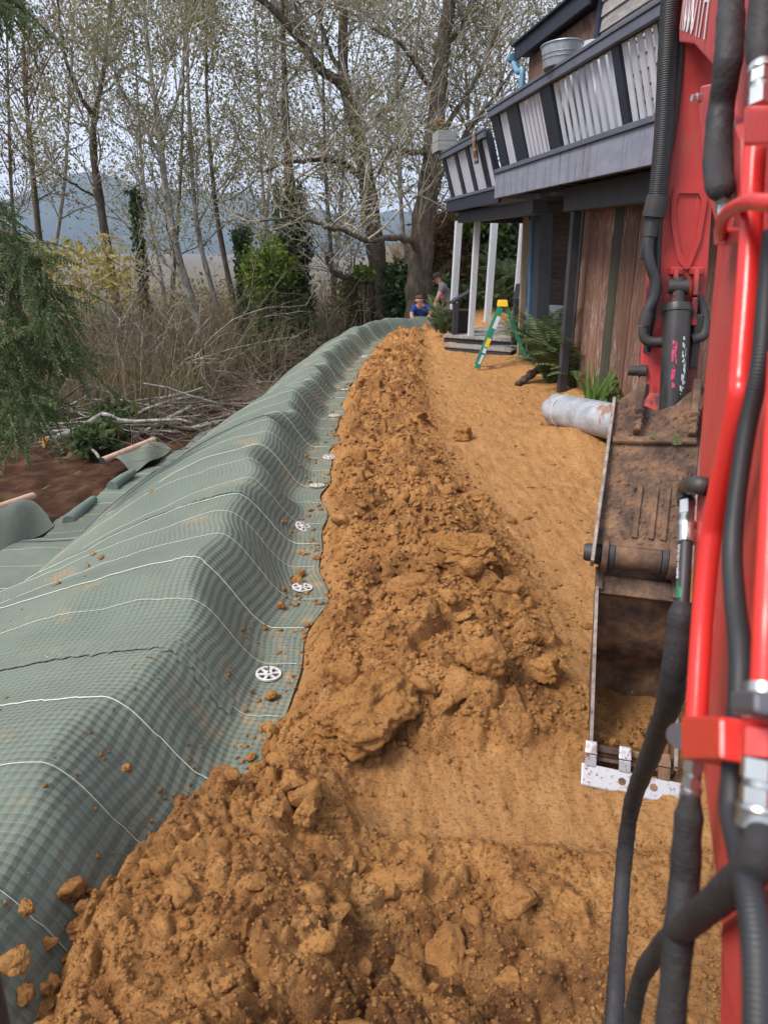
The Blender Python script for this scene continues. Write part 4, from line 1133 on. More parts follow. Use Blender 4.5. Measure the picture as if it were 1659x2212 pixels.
mb = MB(); mb.lathe(BP(1470, 1590, TO), (BP(1440, 1586, TO) - BP(1470, 1590, TO)), [(0, .013), (.012, .013), (.0125, .006), (.022, .006)], 14); mb.build('block_plug', M['grey_plastic'], EXR, True)
def fitting(name, pts, r, off):
    """swaged hose end: hex, collar, ferrule along a straight run"""
    a, b = BP(*pts[0], off), BP(*pts[1], off); d = b - a; L = d.length; d.normalize()
    mb = MB()
    mb.lathe(a, d, [(0, r * 1.0), (L * .30, r * 1.0)], 6)
    mb.lathe(a + d * L * .31, d, [(0, r * .84), (L * .10, r * .84)], 20)
    mb.lathe(a + d * L * .42, d, [(0, r * .96), (L * .24, r * .96)], 6)
    mb.lathe(a + d * L * .67, d, [(0, r * 1.0), (L * .06, r * 1.06), (L * .12, r * .98), (L * .33, r * 1.04)], 24)
    return mb.build(name, M['zinc'], EXR, True)
fitting('hose_end', [(1499, 1638), (1489, 1730)], .0088, TO)
hose('hose_sleeve', [BP(1492, 1718, TO), BP(1484, 1800, TO), BP(1478, 1900, TO - .002), BP(1468, 1990, TO), BP(1458, 2100, TO), BP(1446, 2230, TO), BP(1440, 2330, TO)], .0132, M['black_sleeve'], EXR, n=20)
# curved cross tube and its block
hose('steel_line', [BP(1720, 440, TO + .004), BP(1659, 438, TO + .012), BP(1620, 436, TO + .014), BP(1590, 446, TO + .014), BP(1567, 463, TO + .012), BP(1558, 485, TO + .008), BP(1557, 510, TO)], .0062, M['red_tube'], EXR, n=20)
block('line_block', 1540, 492, 1606, 530, TO - .004, .03, M['red'])
fitting('hose_end', [(1566, 484), (1557, 405)], .0092, TO - .004)
hose('hose_sleeve', [BP(1558, 416, TO), BP(1551, 385, TO), BP(1549, 330, TO), BP(1556, 240, TO), BP(1572, 130, TO), BP(1578, 20, TO), BP(1580, -80, TO)], .0165, M['black_sleeve'], EXR, n=20)
# upper right block with hose
block('line_block', 1604, 230, 1680, 316, TO + .018, .045, M['red_tube'])
fitting('hose_end', [(1640, 236), (1645, 120)], .0108, TO)
hose('hose_sleeve', [BP(1644, 150, TO), BP(1648, 80, TO), BP(1656, -20, TO), BP(1660, -90, TO)], .0150, M['black_sleeve'], EXR, n=20)
# wire loom
hose('wire_loom', [BP(1668, 500, .02), BP(1655, 640, .02), BP(1642, 780, .02), BP(1612, 930, .022), BP(1590, 1080, .024), BP(1581, 1190, .026), BP(1587, 1300, .028), BP(1598, 1400, .03), BP(1597, 1500, .032), BP(1588, 1600, .032), BP(1580, 1740, .034), BP(1597, 1830, .036), BP(1618, 1920, .038), BP(1632, 2020, .038), BP(1637, 2120, .038), BP(1638, 2260, .038)], .0072, M['rubber'], EXR, .0005, .0028, n=16)
block('cable_clip', 1576, 1490, 1626, 1540, .046, .02, M['grey_plastic'])
# second steel line at the right edge
hose('steel_line', [BP(1685, 760, .028), BP(1672, 1000, .028), BP(1662, 1200, .03), BP(1655, 1350, .032), BP(1650, 1490, .032)], .0075, M['red_tube'], EXR, n=20)
mb = MB(); a, b = BP(1650, 1478, .032), BP(1648, 1556, .032); mb.lathe(a, b - a, [(0, .0105), ((b - a).length * .7, .0112), ((b - a).length, .0118)], 24); mb.build('line_clamp', M['zinc'], EXR, True)
mb = MB(); a, b = BP(1648, 1566, .032), BP(1647, 1640, .032); mb.lathe(a, b - a, [(0, .0085), ((b - a).length * .2, .0118), ((b - a).length, .0118)], 6); mb.build('union_nut', M['red_tube'], EXR)
fitting('hose_end', [(1648, 1640), (1640, 1790)], .0118, .032)
hose('hose_sleeve', [BP(1642, 1770, .032), BP(1640, 1830, .034), BP(1615, 1885, .036), BP(1560, 1935, .036), BP(1500, 1985, .034), BP(1430, 2045, .03), BP(1385, 2110, .026), BP(1365, 2200, .024), BP(1360, 2300, .024)], .0102, M['black_sleeve'], EXR, n=20)
# elbow hose hanging off the boom
EO = .012
hose('elbow_fitting', [BP(1526, 1052, EO - .012), BP(1502, 1048, EO), BP(1484, 1052, EO), BP(1480, 1074, EO), BP(1482, 1088, EO)], .0122, M['black_paint'], EXR, n=18)
a, b = BP(1483, 1086, EO), BP(1481, 1174, EO); d = b - a; L = d.length
mb = MB(); mb.lathe(a, d, [(0, .0112), (L * .33, .0112)], 6); mb.lathe(a + d.normalized() * L * .34, d, [(0, .0098), (L * .1, .0098), (L * .16, .0118), (L * .28, .0118), (L * .30, .0108), (L * .66, .0108)], 24)
mb.build('hose_end', M['zinc'], EXR, True)
hz = hose('pressure_hose', [BP(1481, 1170, EO), BP(1477.5, 1240, EO), BP(1473, 1310, EO)], .0088, M['rubber'], EXR, n=20)
p0, p1 = BP(1466, 1180, EO + .010), BP(1462, 1290, EO + .010)
a, b = BP(1480, 1178, EO), BP(1474, 1296, EO)
vs, fs = [], []
_ax = (b - a).normalized(); tw = (Vector((0, 0, CAMZ)) - a); tw = (tw - _ax * tw.dot(_ax)).normalized(); sdv = _ax.cross(tw).normalized()
if sdv.x > 0: sdv = -sdv
for i in range(9):
    p = a.lerp(b, i / 8)
    for j in range(6):
        t_ = .15 + .95 * j / 5; vs.append(p + (tw * math.cos(t_) + sdv * math.sin(t_)) * .0098)
for i in range(8):
    for j in range(5): q_ = i * 6 + j; fs.append((q_, q_ + 1, q_ + 7, q_ + 6))
mb = MB(); mb.add(vs, fs); band = mb.build('printed_band', M['green_band'], hz, True)
nrm = (tw * math.cos(.6) + sdv * math.sin(.6)).normalized(); ydv = -(b - a).normalized().cross(nrm) * -1
text_obj('otherhead', 'band_lettering', a.lerp(b, .02) + nrm * .0101 - nrm.cross(_ax) * .004, (b - a), nrm.cross((b - a).normalized()), 0.0115, M['lettering'], hz, .0002)
hose('hose_sleeve', [BP(1474, 1300, EO), BP(1470, 1350, EO), BP(1456, 1450, EO), BP(1444, 1520, EO - .004), BP(1410, 1615, EO - .01), BP(1365, 1736, EO - .016), BP(1347, 1864, EO - .018), BP(1337, 2008, EO - .016), BP(1330, 2135, EO - .012), BP(1322, 2260, EO - .01)], .0172, M['black_sleeve'], EXR, n=20)
# lower boom foot casting
mb = MB(); mb.prism([BP(1545, 1990, .02), BP(1700, 1860, .02), BP(1740, 2400, .02), BP(1600, 2300, .02), BP(1560, 2150, .02)], -BNL * .10); mb.build('boom_foot', M['red'], EXR, False, .012, 2)
# edge of the cab at the lower left
a, b = P(-34, 2090, .50), P(8, 2290, .48)
mb = MB(); mb.tube([a + Vector((-.02, 0, .12)), a, b, b + Vector((.02, 0, -.1))], .012, 12); mb.build('cab_frame_edge', M['black_paint'], EXR, True)
# ================================================================ loose clay clods
def clod_mesh(seed, chunky=True, sub=3):
    rg = random.Random(seed); bm = bmesh.new(); bmesh.ops.create_icosphere(bm, subdivisions=sub, radius=1.0)
    planes = [(Vector((rg.gauss(0, 1), rg.gauss(0, 1), rg.gauss(0, 1))).normalized(), rg.uniform(.52, .92)) for _ in range(11)]
    from mathutils import noise as mn
    ox = Vector((seed * 7.1, seed * 3.3, 0))
    for v in bm.verts:
        d = v.co.normalized(); r = 1.05
        for n_, k_ in planes:
            c = d.dot(n_)
            if c > .05: r = min(r, k_ / c)
        r *= 1 + .20 * mn.fractal(d * 2.1 + ox, .8, 2.0, 4) + .11 * mn.fractal(d * 6 + ox, .6, 2.0, 4)
        v.co = d * r
    me = bpy.data.meshes.new('clay_clod'); bm.to_mesh(me); bm.free()
    me.polygons.foreach_set('use_smooth', np.ones(len(me.polygons), dtype=bool))
    me.materials.append(M['clod']); return me
CL = [clod_mesh(i + 1) for i in range(14)]
BIG = clod_mesh(91, sub=5); BIG2 = clod_mesh(57, sub=4); BIG3 = clod_mesh(33, sub=4)
def ch(x, y): return float(clay_h(np.array([float(x)]), np.array([float(y)]))[0])
def put(me, loc, sc, rot, parent=None, name='clay_clod'):
    o = link(name, me, parent); o.location = loc; o.scale = sc; o.rotation_euler = rot; return o
# notable single lumps
def lump(u, v, sc, label, me, dz=0.0, rot=(0, 0, 0), zguess=.2):
    p = PZ(u, v, zguess)
    for _ in range(6): p = PZ(u, v, ch(p.x, p.y) + sc[2] * .45)
    return tag(put(me, (p.x, p.y, p.z + dz), sc, rot, None), label, 'clay lump')
lump(765, 1535, (.235, .175, .125), 'largest flat-topped orange clay block in the front of the spoil strip', BIG, -.01, (.18, -.10, .5))
lump(997, 938, (.145, .13, .11), 'rounded brown clay boulder at the edge of the smooth path', BIG3, 0, (.2, .1, 1))
lump(1035, 1075, (.12, .085, .05), 'pair-like flat clay slab beside the smooth path', BIG2, 0, (0, 0, .3))
lump(385, 1742, (.085, .06, .045), 'jagged clay chunk perched on the spoil over the near mat edge', BIG2, .02, (.3, .1, 2))
lump(660, 1760, (.05, .045, .04), 'upright clay lump beside the scraped hollow', BIG3, .01, (.4, .2, 1))
lump(1050, 1420, (.12, .10, .09), 'cracked angular clay block near the bucket side of the strip', BIG2, 0, (.1, .5, 2.2))
lump(1180, 1445, (.085, .085, .06), 'round cracked clay cake next to the bucket', BIG3, 0, (.1, 0, .2))
lump(1020, 1190, (.19, .14, .11), 'broad clay boulder in the middle of the spoil strip', BIG, 0, (0, .1, 2.6))
lump(900, 1270, (.17, .09, .07), 'long ledge-like clay slab in the middle of the spoil strip', BIG2, 0, (.1, -.1, .15))
lump(1100, 1280, (.15, .12, .08), 'lumpy clay block right of the long slab', BIG3, 0, (.1, .2, .9))
def mat_lump(u, v, r, label, me, z=.03):
    p = PZ(u, v, z)
    return tag(put(me, tuple(p), (r * 1.2, r, r * .75), (random.uniform(0, 1), random.uniform(0, 1), random.uniform(0, 6))), label, 'clay lump')
mat_lump(651, 1238, .030, 'upper of two orange clay lumps leaning against an anchor disc', BIG3)
mat_lump(642, 1255, .034, 'lower of two orange clay lumps leaning against an anchor disc', BIG2)
mat_lump(583, 1503, .026, 'flat pale clay crumb on the mat below the nearest anchor disc', BIG2)
mat_lump(275, 1659, .017, 'small dark clay crumb on the mat by a white yarn line', BIG3, .40)
mat_lump(60, 1962, .024, 'orange clay lump on the mat near the left photo edge', BIG3, .36)
mat_lump(38, 2080, .032, 'larger clay lump on the mat in the lower left corner', BIG2, .34)
mat_lump(610, 1310, .028, 'thin orange clay flake on the mat margin', BIG2)
# the mass of clods: 300 pieces of the spoil, the rest as one heap of crumbs
rg = random.Random(21); cand = []
while len(cand) < 380:
    y = 1.15 * (15.5 / 1.15) ** (rg.random() ** .9)
    x = rg.uniform(-1.0, 1.6)
    X1, Y1 = np.array([x]), np.array([y])
    pm = float(pile(X1, Y1)[1][0]); cv = float(cover_mask(X1, Y1)[0]); near = 1.0 if y < 2.05 else 0
    if cv < .8 or x < float(edge_x(Y1)[0]) and y > 2.4: continue
    if 1.86 < y < 2.5 and x > -.2: continue
    if rg.random() > max(pm, .75 * near * (1 if x < .2 else .5), .075 if .6 < x < 1.35 else .012): continue
    r = min(.018 * (1 / max(rg.random(), .04)) ** .60, .085) * (1.0 if y > 2.4 else .8)
    cand.append((r / y, x, y, r))
cand.sort(reverse=True)
for i, (_, x, y, r) in enumerate(cand[:254]):
    z = ch(x, y)
    put(CL[i % 14], (x, y, z + r * .05), (r * rg.uniform(.9, 1.5), r * rg.uniform(.8, 1.2), r * rg.uniform(.5, .9)), (rg.uniform(-.5, .5), rg.uniform(-.5, .5), rg.uniform(0, 6.3)), clay)
# ragged edge of the spoil where it was thrown over the mat
for i in range(46):
    y = rg.uniform(1.05, 2.5); xs = np.linspace(-1.1, -.2, 91); cv = cover_mask(xs, np.full(91, y)); x = xs[int(np.argmax(cv > .25))] + rg.uniform(-.02, .07); r = rg.uniform(.012, .042)
    zz = float(mat_profile(np.array([y * 1.01]), np.array([max(float(edge_x(np.array([y]))[0]) - x, 0)]))[0])
    put(CL[i % 14], (x, y, max(zz, ch(x, y)) + r * .25), (r * rg.uniform(.9, 1.5), r * rg.uniform(.8, 1.2), r * rg.uniform(.6, .9)), (rg.uniform(-.5, .5), rg.uniform(-.5, .5), rg.uniform(0, 6.3)), clay)
# crumbs: octahedral grains
def crumbs(name, n, seed, sampler, mat, parent, rmin, rmax):
    rs = np.random.RandomState(seed); x, y, z, k_ = sampler(rs, n)
    n = len(x); r = rmin + (rmax - rmin) * rs.rand(n) ** 3.0; r = r * k_
    base = np.array([[1, 0, 0], [-1, 0, 0], [0, 1, 0], [0, -1, 0], [0, 0, 1], [0, 0, -1]], float)
    v = base[None] * (1 + .7 * (rs.rand(n, 6, 1) - .5)) + .6 * (rs.rand(n, 6, 3) - .5)
    a = rs.rand(n) * 6.28; c, s = np.cos(a), np.sin(a)
    v = np.stack([v[..., 0] * c[:, None] - v[..., 1] * s[:, None], v[..., 0] * s[:, None] + v[..., 1] * c[:, None], v[..., 2] * .7], -1)
    v = v * r[:, None, None] + np.stack([x, y, z + r * .25], -1)[:, None, :]
    f = np.array([[0, 2, 4], [2, 1, 4], [1, 3, 4], [3, 0, 4], [2, 0, 5], [1, 2, 5], [3, 1, 5], [0, 3, 5]])
    fa = (f[None] + (np.arange(n) * 6)[:, None, None]).reshape(-1, 3)
    o = npmesh(name, v.reshape(-1, 3), fa, mat, parent, False); o['kind'] = 'stuff'; return o
def samp(rs, n):
    y = .95 * (13 / .95) ** (rs.rand(n) ** 1.25); x = rs.uniform(-1.05, 2.0, n)
    pm = pile(x, y)[1]; cv = cover_mask(x, y)
    tr = sst(1.90, 2.02, y) * sst(2.46, 2.36, y) * sst(-.25, .0, x)
    keep = (cv > .55) & (rs.rand(n) < np.clip(pm * 1.1 + .035 + .8 * (y < 2.05), 0, 1) * (1 - .97 * tr))
    x, y = x[keep], y[keep]; return x, y, clay_h(x, y), np.clip(y / 2.2, .75, 1.9)
crumbs('clay_crumbs', 64000, 5, samp, M['clod'], clay, .0020, .0145)
def samp2(rs, n):                                      # crumbs spilt onto the mat
    i = rs.randint(0, NS, n); j = (rs.rand(n) ** 1.6 * NW * .75).astype(int)
    m = vnoise(SS[i, j] * 2.2, WW[i, j] * 2.2, 77); near = (MY[i, j] < 2.6) * (WW[i, j] < .55)
    k_ = (rs.rand(n) < np.clip((m - .76) * 5, 0, 1) * .5 + .85 * (WW[i, j] < .30) * np.clip((vnoise(SS[i, j] * 5, WW[i, j] * 5, 78) - .42) * 3, 0, 1) + near * .5)
    i, j = i[k_], j[k_]; return MX[i, j], MY[i, j], MZ[i, j], np.clip(MY[i, j] / 2.4, .7, 1.6)
crumbs('spilt_crumbs', 9000, 6, samp2, M['clod'], mat_root, .0018, .016)
# ================================================================ things around the house
# step ladder, seen from its side
LF = PZ(1030, 796, .02); LT = P(1086, 652, 12.25)
lad = empty('step_ladder', (LF.x, LF.y, 0), 'green fibreglass step ladder with yellow top cap standing on the clay', 'ladder')
wd = Vector((.12, 1, 0)).normalized() * .40
top = LT + Vector((0, 0, -.09)); back = Vector((LT.x + .42, LF.y + .1, .15))
for k_ in (0, 1):
    o_ = wd * k_
    mb = MB(); mb.beam(LF + o_, top + o_ * .72 + Vector((-.03, .0, 0)), .085, .03, wd); r_ = mb.build('front_rail', M['ladder_green'], lad, False, .004, 1)
    if k_ == 0:
        d = (top - LF); nrm = -wd.normalized(); sd = d.normalized().cross(nrm)
        def lab(nm, f0, f1, w, m, e=.018):
            a_, b_ = LF + d * f0 + nrm * e, LF + d * f1 + nrm * e
            return MB().beam(a_, b_, w, .003, wd).build(nm, m, r_)
        lab('label', .66, .86, .060, M['sticker_white']); lab('yellow_label', .36, .50, .066, M['ladder_yellow']); lab('label', .26, .34, .055, M['sticker_white']); lab('brand_label', .08, .23, .050, M['sticker_white'])
        text_obj('WERNER', 'brand_lettering', LF + d * .085 + nrm * .0215 + sd * -.012, d, -sd if sd.x > 0 else sd, .045, M['shirt_blue'], r_, .0004)
    mb = MB(); mb.beam(back + o_, top + o_ * .72 + Vector((.07, 0, 0)), .055, .028, wd); mb.build('rear_rail', M['ladder_green'], lad, False, .003, 1)
for f in (.22, .48, .74):
    c = LF + (top - LF) * f; mb = MB(); mb.beam(c + Vector((.02, 0, 0)), c + wd * (1 - .28 * f) + Vector((.02, 0, 0)), .085, .03); mb.build('step', M['alu'], lad, False, .003, 1)
mb = MB(); mb.beam(back + Vector((-.15, 0, .22)), LF + (top - LF) * .36 + Vector((.02, 0, .02)), .02, .018); mb.build('spreader', M['alu'], lad)
mb = MB(); c = LT + wd * .36 + Vector((0, 0, -.03))
mb.box(c, (.175, .34, .09), Matrix.Rotation(-.12, 3, 'Z'), .86); mb.build('top_cap', M['ladder_yellow'], lad, False, .012, 2)

# dark square pot on the porch
c = P(989, 718, 15.35); c.z = .255
pot = empty('planter_pot', tuple(c), 'dark square tapered planter pot on the porch edge behind the newel post', 'planter pot')
rz = Matrix.Rotation(.25, 3, 'Z')
def frus(mb, z0, z1, w0, w1):
    vs = [c + rz @ Vector((x * w / 2, y * w / 2, z)) for z, w in ((z0, w0), (z1, w1)) for x, y in ((-1, -1), (1, -1), (1, 1), (-1, 1))]
    mb.add(vs, [(3, 2, 1, 0), (4, 5, 6, 7), (0, 1, 5, 4), (1, 2, 6, 5), (2, 3, 7, 6), (3, 0, 4, 7)]); return mb
frus(MB(), 0, .36, .33, .44).build('body', M['pot'], pot, False, .008, 2)
frus(MB(), .362, .42, .47, .485).build('rim', M['pot'], pot, False, .006, 2)
frus(MB(), .421, .426, .43, .43).build('potting_soil', M['mulch'], pot)
# buckets by the wall
def pail(name, u, vb, vt, D, r0, r1, body, label, bands, extra=None):
    b_ = P(u, vb, D); t_ = P(u, vt, D); h = t_.z - b_.z
    rt = empty(name, tuple(b_), label, 'bucket')
    mb = MB(); mb.lathe(b_, (0, 0, 1), [(0, r0), (h * .99, r1), (h, r1 - .008), (h * .93, r1 - .012)], 28); mb.build('body', M[body], rt, True)
    for f in bands:
        mb = MB(); rr = r0 + (r1 - r0) * f + .004; mb.lathe(b_ + Vector((0, 0, h * f)), (0, 0, 1), [(-.008, rr), (.008, rr)], 28); mb.build('rim_band', M[body], rt, True)
    mb = MB(); mb.tube([b_ + Vector((math.cos(t) * r1 * 1.03, -math.sin(t) * r1 * .5 - r1 * .4, h * .86 - math.sin(t) * .09)) for t in np.linspace(0, math.pi, 12)], .004, 6); mb.build('bail_handle', M['steel_rod'], rt, True)
    return rt, b_, h
pbx = P(1186, 716, 13.0); hB = pbx.z - .26
mb = MB(); mb.box((pbx.x + .02, 13.0, .255 + hB / 2), (.62, .42, hB - .005), Matrix.Rotation(.12, 3, 'Z')); tag(mb.build('porch_box', M['charcoal'], None, False, .006, 1), 'dark low box carrying the white pail and blue bin', 'box')
pail('plastic_bucket', 1196, 716, 660, 13.0, .125, .145, 'white_plastic', 'white plastic pail by the porch wall behind the fern', (.80, .88, .96))
rt, b_, h = pail('plastic_bin', 1174, 716, 680, 12.95, .105, .125, 'blue_plastic', 'blue round bin with grey cover by the porch wall', (.9,))
mb = MB(); mb.lathe(b_ + Vector((0, 0, h)), (0, 0, 1), [(0, .132), (.02, .135), (.07, .11), (.10, .05)], 20); mb.build('cover', M['tarp'], rt, True)
# slanted brown board behind the posts
mb = MB(); mb.prism([P(1166, 705, 13.9), P(1178, 640, 13.9), P(1196, 575, 13.9), P(1206, 575, 13.9), P(1200, 660, 13.9), P(1176, 712, 13.9)], (.0, .03, 0))
tag(mb.build('stair_stringer', M['plank'], None), 'brown board leaning in shade behind the charcoal porch posts', 'board')
# wash tub, cover and planter on the deck
tb = HP(HA(1203, 160, .93), .90, 3.672)
tub = empty('wash_tub', tuple(tb), 'oval galvanised wash tub perched on the deck rail', 'tub')
def oval(mb, prof, n=36, ax_=.29, ay=.20):
    vs, fs = [], []
    for z, k_ in prof:
        for i in range(n):
            t = 2 * math.pi * i / n; vs.append(tb + HD * (math.cos(t) * ax_ * k_) + HN * (math.sin(t) * ay * k_) + Vector((0, 0, z)))
    for j in range(len(prof) - 1):
        for i in range(n): fs.append((j * n + i, j * n + (i + 1) % n, (j + 1) * n + (i + 1) % n, (j + 1) * n + i))
    mb.add(vs, fs); return mb
oval(MB(), [(0, .0), (0, .84), (.195, 1.0), (.205, 1.0), (.20, .97), (.02, .80)]).build('body', M['galv'], tub, True)
for z in (.07, .11): oval(MB(), [(z, .84 + .16 * z / .195), (z + .006, .88 + .16 * z / .195), (z + .012, .85 + .16 * z / .195)]).build('pressed_band', M['galv'], tub, True)
mb = MB(); mb.tube([tb + HD * (math.cos(t) * .295) + HN * (math.sin(t) * .205) + Vector((0, 0, .205)) for t in np.linspace(0, 2 * math.pi, 37)], .009, 8, False); mb.build('rolled_rim', M['galv'], tub, True)
mb = MB(); mb.tube([tb + HD * .20 + HN * .06 + Vector((0, 0, .17)), tb + HD * .20 + HN * .06 + Vector((0, 0, .25))], .035, 12); mb.build('yellow_float', M['ladder_yellow'], tub, True)
aT = HA(1265, 130, .55); tv = []
mb = MB(); n = 14
for i in range(n + 1):
    for j in range(n + 1):
        x = (i / n - .5); y = (j / n - .5); ed = max(abs(x), abs(y)) * 2
        z = 1.02 + .07 * math.sin(x * 6) * math.cos(y * 5) - (0 if ed < .72 else (ed - .72) / .28 * 1.2)
        s_ = 1 + (0 if ed < .72 else .12 * (ed - .72) / .28)
        tv.append(HP(aT + y * 1.15 * s_, .42 + x * .50 * s_, 2.885 + max(z, .0)))
mb.add(tv, [(i * (n + 1) + j, (i + 1) * (n + 1) + j, (i + 1) * (n + 1) + j + 1, i * (n + 1) + j + 1) for i in range(n) for j in range(n)])
tag(mb.build('covered_grill', M['tarp'], None, True, sharp=False), 'grey tarp-covered object on the deck beside the wash tub', 'tarp cover')
pb = HP(4.82, .84, 3.50)
fl_ = empty('flower_planter', tuple(pb), 'weathered wooden planter box with red flowers on the far deck corner', 'planter')
for nm, o0, o1, a0, a1 in (('front_board', .15, .17, -.27, .27), ('back_board', -.17, -.15, -.27, .27), ('end_board', -.15, .15, -.27, -.25), ('end_board', -.15, .15, .25, .27)):
    for zi in range(2):
        mb = MB(); mb.box(pb + HN * ((o0 + o1) / 2) + HD * ((a0 + a1) / 2) + Vector((0, 0, .09 + .168 * zi)), (o1 - o0, a1 - a0, .163), HROT); mb.build(nm, M['planter_wood'], fl_, False, .003, 1)
MB().box(pb + Vector((0, 0, .27)), (.29, .49, .03), HROT).build('potting_soil', M['mulch'], fl_)
rg = random.Random(2)
for i in range(16):
    c = pb + HD * rg.uniform(-.24, .26) + HN * rg.uniform(-.13, .13) + Vector((0, 0, .30))
    tip = c + Vector((rg.uniform(-.08, .08), rg.uniform(-.08, .08), rg.uniform(.08, .24)))
    mb = MB(); mb.tube([c, tip], .004, 4); st_ = mb.build('flower_stem', M['leaf_green'], fl_)
    mb = MB()
    for k_ in range(5):
        t = k_ * 1.257; q = Vector((math.cos(t), math.sin(t), .5)) * .028
        mb.add([tip, tip + q + Vector((-q.y, q.x, 0)) * .5, tip + q * 1.5, tip + q - Vector((-q.y, q.x, 0)) * .5], [(0, 1, 2, 3)])
    mb.build('blossom', M['flower'] if i % 3 else M['leaf_yellow'], st_)
# plaid cloth over the far rail
aP = HA(1026, 300, .93); vs = []
for i in range(9):
    for j in range(5):
        f = i / 8; x = (.955 + .02 * math.sin(j * 2.1 + f * 3)) if f > .12 else (.80 + f * 1.25)
        vs.append(HP(aP + (j - 2) * .052 + .02 * math.sin(f * 4), x - .05 * f, 3.512 - max(0, f - .08) * .48))
mb = MB(); mb.add(vs, [(i * 5 + j, i * 5 + j + 1, i * 5 + j + 6, i * 5 + j + 5) for i in range(8) for j in range(4)])
cl = mb.build('plaid_cloth', M['plaid'], None, True, sharp=False); sm_ = cl.modifiers.new('thick', 'SOLIDIFY'); sm_.thickness = .012
tag(cl, 'brown plaid cloth hung over the far deck rail', 'cloth')

# wrapped drainage pipe lying by the path
q = [P(1196, 884, 7.9), P(1225, 888, 7.6), P(1262, 897, 7.3), P(1340, 915, 6.75), P(1450, 945, 6.1), P(1560, 980, 5.5)]
pipe = empty('drain_pipe', tuple(q[2] - Vector((0, 0, .3))), 'corrugated drain pipe with its end wrapped in clear plastic, lying on soil', 'pipe')
ax_ = (q[3] - q[0]).normalized(); pts, rr = [], []
L = 2.75
for i in range(260):
    s_ = .06 + L * i / 259; pts.append(q[0] + ax_ * s_ + Vector((0, 0, .0))); rr.append(.158 + (.006 if (i // 2) % 2 else 0))
mb = MB(); mb.tube(pts, rr, 32); mb.build('corrugated_wall', M['pipe'], pipe, True, sharp=False)
vs, fs = [], []; n = 40; side = ax_.cross(Vector((0, 0, 1))).normalized(); upv = side.cross(ax_)
prof = [(-.10, .012), (-.085, .05), (-.05, .105), (-.01, .145), (.04, .165), (.10, .170), (.2, .172), (.3, .172), (.42, .173), (.6, .174), (.8, .172), (1.0, .173), (1.25, .172), (1.6, .171)]
for k_, (s_, r_) in enumerate(prof):
    for i in range(n):
        t = 2 * math.pi * i / n; w = 1 + .035 * math.sin(t * 5 + s_ * 9) * (1 if s_ < .3 else .35) + .02 * math.sin(t * 11 - s_ * 14)
        vs.append(q[0] + ax_ * s_ + (side * math.cos(t) + upv * math.sin(t)) * r_ * w)
for k_ in range(len(prof) - 1):
    for i in range(n): fs.append((k_ * n + i, k_ * n + (i + 1) % n, (k_ + 1) * n + (i + 1) % n, (k_ + 1) * n + i))
fs.append(tuple(range(n)))
mb = MB(); mb.add(vs, fs); mb.build('plastic_wrap', M['pipe_wrap'], pipe, True, sharp=False)
mb = MB(); mb.tube([q[0] + ax_ * .235 + (side * math.cos(t) + upv * math.sin(t)) * .176 for t in np.linspace(0, 2 * math.pi, 41)], .004, 5, False); mb.build('tie_string', M['yarn'], pipe, True)
# old root by the ferns
q2 = [P(1115, 832, 10.7), P(1135, 818, 10.8), P(1160, 800, 10.9), P(1185, 790, 11.0), P(1200, 780, 11.1)]
mb = MB(); mb.tube(spline(q2, 5), [.03 + .03 * math.sin(i * .15 + .3) + .012 * math.sin(i * 1.9) for i in range(len(q2) * 5 - 4)], 10)
tag(mb.build('old_root', M['bark'], None, True), 'gnarled dark root lying below the fern clumps', 'root')

# ================================================================ two workers
def person(name, label, joints, bones, mats, fmap, scale_note=None):
    """joints: name -> (pos, radius); bones: list of (a,b); fmap(p, mats) gives the material of a face"""
    names = list(joints); me = bpy.data.meshes.new(name + '_body')
    me.from_pydata([tuple(joints[n][0]) for n in names], [(names.index(a), names.index(b)) for a, b in bones], [])
    o = bpy.data.objects.new(name, me); COL.objects.link(o)
    sk = o.modifiers.new('skin', 'SKIN'); sk.use_smooth_shade = True
    for i, n in enumerate(names):
        r = joints[n][1]; me.skin_vertices[0].data[i].radius = (r, r) if not isinstance(r, tuple) else r
        me.skin_vertices[0].data[i].use_root = (n == 'pelvis')
    sb_ = o.modifiers.new('sub', 'SUBSURF'); sb_.levels = 2; sb_.render_levels = 2
    dg = bpy.context.evaluated_depsgraph_get(); ev = bpy.data.meshes.new_from_object(o.evaluated_get(dg))
    bpy.data.objects.remove(o)
    ev.materials.clear()
    for m in mats: ev.materials.append(m)
    segs = [(Vector(joints[a][0]), Vector(joints[b][0]), a, b) for a, b in bones]
    for p in ev.polygons:
        c = p.center; best = None
        for a, b, na, nb in segs:
            t = max(0, min(1, (c - a).dot(b - a) / max((b - a).length_squared, 1e-9))); d = (a + (b - a) * t - c).length
            if best is None or d < best[0]: best = (d, na, nb, t)
        p.material_index = fmap(best[1], best[2], best[3]); p.use_smooth = True
    base = Vector(joints['pelvis'][0]); base.z = min(v.co.z for v in ev.vertices)
    root = empty(name, tuple(base), label, 'person')
    for v in ev.vertices: v.co -= base
    link('body', ev, root); return root
